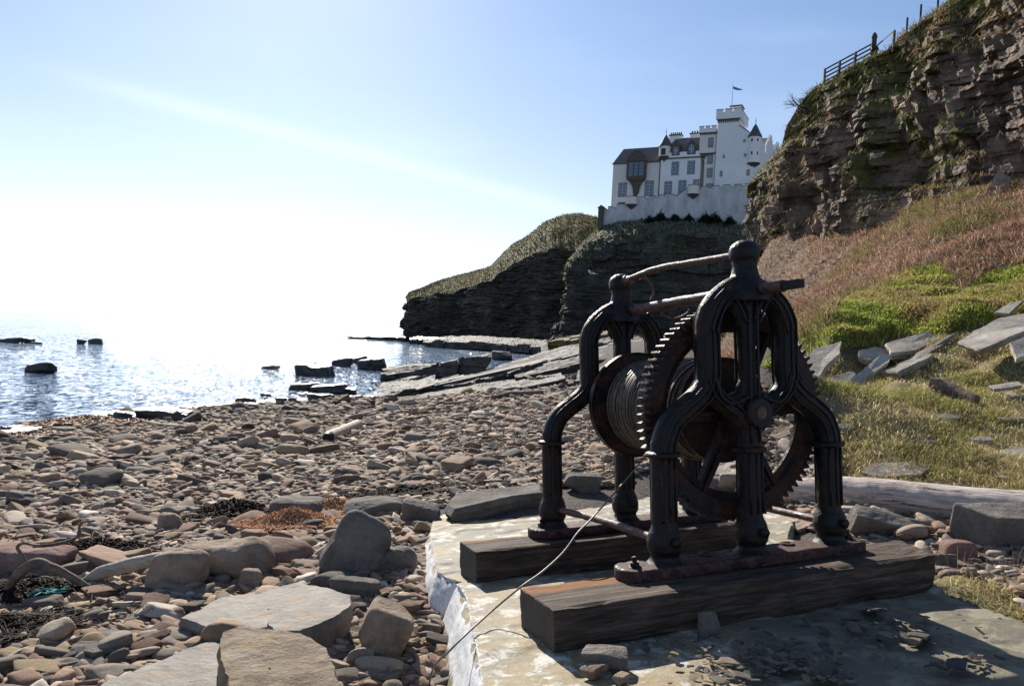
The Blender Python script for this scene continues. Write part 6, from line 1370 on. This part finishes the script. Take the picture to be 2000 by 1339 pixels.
litter('twig_litter', 60, (0, 330, 1030, 1220), .05, .2, .004, 'stick', 'thin twigs around the dry seaweed', 3, 'twigs')
# shale flakes on the platform
rgk = np.random.default_rng(9); Vs, Qs, Cs, off = [], [], [], 0; lib = [stone((1, 1, 1), 50+k, 3, 14, 5, .05) for k in range(8)]
zones = [(1560, 1285, 200, 50, 90), (1520, 1295, 50, 24, 100), (1620, 1325, 50, 14, 60), (1700, 1220, 200, 40, 60), (1790, 1250, 70, 12, 40), (1880, 1300, 80, 20, 30), (1430, 1325, 90, 30, 60), (1300, 1270, 130, 30, 30), (1400, 1165, 300, 8, 0)]
for zu, zv, su, sv, cnt in zones:
    for k in range(cnt):
        u, v = rgk.normal(zu, su*.5), rgk.normal(zv, sv*.5); q = slab_px(u, v); 
        if not (0 < q[1] < 3.46): continue
        s_ = np.exp(rgk.normal(math.log(.017), .45)); V, Q = lib[k % 8]; D3 = np.array([s_*rgk.uniform(.7, 1.4), s_*rgk.uniform(.4, .9), s_*rgk.uniform(.10, .25)]); a = rgk.uniform(0, 6.28); c_, sn = math.cos(a), math.sin(a); tl = rgk.normal(0, .25)
        Rm = np.array([[c_, -sn, 0], [sn, c_, 0], [0, 0, 1]]) @ np.array([[1, 0, tl], [0, 1, 0], [-tl, 0, 1]]); V2 = (V*D3) @ Rm.T+[q[0], q[1], D3[2]+.014]
        Vs.append(V2); Qs.append(Q+off); Cs.append(np.broadcast_to(np.array([(.10, .09, .075), (.15, .12, .09), (.075, .07, .065), (.20, .16, .11)][rgk.integers(4)]), (len(V), 3))); off += len(V)
o = obj('shale_flakes', fast_mesh('shale_flakes', np.concatenate(Vs), np.concatenate(Qs), col=np.concatenate(Cs)), M['peb'], label='broken shale flakes littering the platform', cat='shale', kind='stuff'); o.matrix_world = SM
# small gravel at the right side of the platform
# ------------------------------------------------------------------ clifftop fence, shrub, birds
def railfence(name, label, A, B, npost, rails, ph, wood='post', th=.11):
    A, B = np.array(A), np.array(B); f = thing(name, label, 'fence', A); d = B-A
    for k in range(npost):
        p = d*k/(npost-1); ua, va, _ = project(A+p); gz = brow(float(ua), float(va))[2]-A[2]; lo = min(p[2]-.15, max(gz-.25, p[2]-.7))
        mb = MB(); mb.box((p[0]-th/2, p[1]-th/2, lo), (p[0]+th/2, p[1]+th/2, p[2]+ph)); obj('post', mb.mesh('post'), M[wood], f)
    for r_k in rails:
        mb = MB(); mb.quad3([(0, -th*.8, r_k), (d[0], d[1]-th*.8, d[2]+r_k), (d[0], d[1]-th*.8, d[2]+r_k+.10), (0, -th*.8, r_k+.10)], (0, .05, 0)); obj('rail', mb.mesh('rail'), M[wood], f)
    return f
def brow(u, v):
    Q = NCV[432:446].reshape(-1, 3); uu_, vv_, zz_ = project(Q); k = np.argmin((uu_-u)**2+.6*(vv_-v)**2); return Q[k].copy()
fa, fb = brow(1610, 168), brow(1702, 120)
railfence('rail_fence', 'four railed wooden fence leaning out over the clifftop', fa, fb, 4, [.18, .42, .66, .90], 1.0)
pf = thing('corner_post', 'thick dark gate post where the clifftop rail fence ends', 'post', fb+np.array([.1, 0, 0])); mb = MB(); mb.lathe([(.001, -.3), (.13, -.3), (.13, 1.25), (.16, 1.3), (.13, 1.45), (.05, 1.58), (.001, 1.6)], (0, 0, 0), (0, 0, 1), 12); obj('post_shaft', mb.mesh('post_shaft'), M['post'], pf); mb = MB(); mb.box((-.2, -.18, .55), (.2, -.13, .7)); obj('hinge', mb.mesh('hinge'), M['iron'], pf)
fc = brow(1745, 92); railfence('rail_fence', 'single sloping rail running from the dark gate post to the heather', fb+np.array([.25, 0, 0]), fc, 2, [.80], .85)
for u, v, D, lb in ((1770, 76, 0, 'lone fence post on the clifftop, nearest the gate post'), (1799, 52, 0, 'lone fence post in the middle of the clifftop row'), (1833, 28, 0, 'lone fence post at the top edge of the photo')):
    p = brow(u, v); mb = MB(); mb.lathe([(.001, -.3), (.055, -.8), (.05, 1.0), (.03, 1.03), (.001, 1.03)], (0, 0, 0), (0, 0, 1), 8); obj('fence_post', mb.mesh('fence_post'), M['post'], None, p, lb, 'post', 'lone posts on the clifftop')
sp_ = at(1588, 210, topD(1588)); sh = thing('bare_shrub', 'leafless bush on the cliff edge left of the rail fence', 'shrub', sp_)
def twigs(mb, p, d, L, r, lv):
    q = p+d*L; mb.tube([p, (p+q)/2+RNG.normal(0, .04*L, 3), q], [r, r*.85, r*.6], 4, False)
    if lv == 0: return
    for k in range(RNG.integers(3, 5)):
        nd = d+RNG.normal(0, .5, 3); nd /= np.linalg.norm(nd); twigs(mb, p+d*L*RNG.uniform(.5, 1), nd, L*RNG.uniform(.6, .85), r*.6, lv-1)
for k in range(7):
    mb = MB(); d = np.array([-.65+.2*k+RNG.normal(0, .1), RNG.normal(0, .3), .8]); d[0] -= .2; d /= np.linalg.norm(d); twigs(mb, np.array([-.3+.15*k, 0, -.5]), d, .75, .032, 3); obj('branch', mb.mesh('branch'), M['twig'], sh)
def bird(label, p, s, rot, fly=False):
    b = thing('seabird', label, 'bird', p, 'seabirds at the cliff'); b.rotation_euler = (0, 0, rot)
    mb = MB(); mb.tube(smooth_line([(-.26, 0, .07), (-.12, 0, .10), (.04, 0, .13), (.14, 0, .19), (.19, 0, .24), (.235, 0, .24)], 18), np.interp(np.linspace(0, 1, 18), [0, .3, .55, .75, .88, 1], [.012, .07, .08, .045, .045, .012]), 12); body = obj('body', mb.mesh('body', True), M['bird'], b)
    mb = MB(); mb.tube([(.23, 0, .235), (.285, 0, .225)], [.012, .004], 6); obj('beak', mb.mesh('beak'), M['beak'], b)
    for sd_ in (-1, 1):
        mb = MB()
        if fly: mb.quad3([(.08, sd_*.05, .13), (.10, sd_*.30, .22), (-.02, sd_*.62, .18), (-.07, sd_*.30, .19), (-.10, sd_*.05, .12)], (0, 0, .012))
        else: mb.tube(smooth_line([(.09, sd_*.065, .15), (-.05, sd_*.078, .12), (-.28, sd_*.03, .08)], 10), [.012, .035, .042, .045, .042, .036, .03, .022, .014, .006], 8)
        obj('wing', mb.mesh('wing'), M['birdg'], b)
    mb = MB(); mb.quad3([(-.24, -.03, .07), (-.24, .03, .07), (-.36, .045, .07), (-.36, -.045, .07)], (0, 0, .012)); obj('tail', mb.mesh('tail'), M['bird'], b)
    b.scale = (s, s, s)
def cliff_hit(u, v, up=0.):
    uu_, vv_, zz_ = project(NCV.reshape(-1, 3)); k = np.argmin((uu_-u)**2+(vv_-v)**2+(zz_*.05)**2); p = NCV.reshape(-1, 3)[k].copy(); p[2] += up; p[:2] -= p[:2]/np.linalg.norm(p[:2])*.15; return p
bird('white seabird sitting on a mossy cliff ledge, left one of the pair', cliff_hit(1708, 312), 1.0, 2.4); bird('white seabird sitting on a mossy cliff ledge, right one of the pair', cliff_hit(1720, 309), 1.0, .6)
bird('white seabird flying in front of the dark crag above the winch', at(1156, 537, 150), 3.2, 2.9, True)
# leaning slab against the cliff foot
plate('flagstone', [(1918, 392), (1950, 328), (1975, 345), (1972, 385), (1925, 394)], .25, 'brown pointed slab leaning at the foot of the cliff', 'brown', D=[27.9, 28.4, 28.0, 27.4, 27.6], seed=140, cat='rock')
# scattered small flagstones half sunk in the grass
rgk = np.random.default_rng(31); spots = [(1655, 830), (1700, 845), (1748, 838), (1810, 860), (1865, 838), (1920, 855), (1975, 815), (1905, 800), (1850, 812), (1660, 875), (1730, 880), (1880, 900), (1960, 930), (1690, 752), (1850, 725), (1930, 715), (1985, 765), (1615, 800)]
lbs = ['sliver of grey stone just right of the right winch leg', 'grey stone chip in the straw beside the winch leg', 'flat pale stone in the middle of the grass patch', 'thin grey slab below the dark rotten log', 'small sunk slab right of the thin grey slab', 'pale stone between the log and the right border', 'stone at the right border above the brown edged stone', 'stone just below the end of the dark rotten log', 'small stone left under the dark rotten log', 'low stone beside the right winch leg near the driftwood log', 'pale sliver above the grey flat stone', 'small stone in the grass above the driftwood log', 'stone in the grass near the right border above the driftwood log', 'stone below the narrow leaning slab', 'broken slab under the thin flagstone edge', 'grey slab between the leaning flagstones and the log', 'small slab at the right border beside the thin grey flagstone', 'stone beside the upper right winch leg below the flat grey slab']
for i, ((u, v), lb) in enumerate(zip(spots, lbs)):
    if i in (1, 2, 4, 7, 9, 11, 13): continue
    w_ = rgk.uniform(12, 42); h_ = w_*rgk.uniform(.12, .28); an = np.sort(rgk.uniform(0, 6.28, 7)); sh_ = rgk.uniform(.7, 1.1, 7)
    plate('flagstone', [(u+w_*math.cos(a)*k, v+h_*math.sin(a)*k) for a, k in zip(np.linspace(0, 6.28, 8)[:-1]+rgk.uniform(-.3, .3), sh_)], .07, lb, 'flag', raise_=.03, seed=700+i, n=60, rings=9, group='small flagstones sunk in the grass', cat='stone slab', jag=.04)
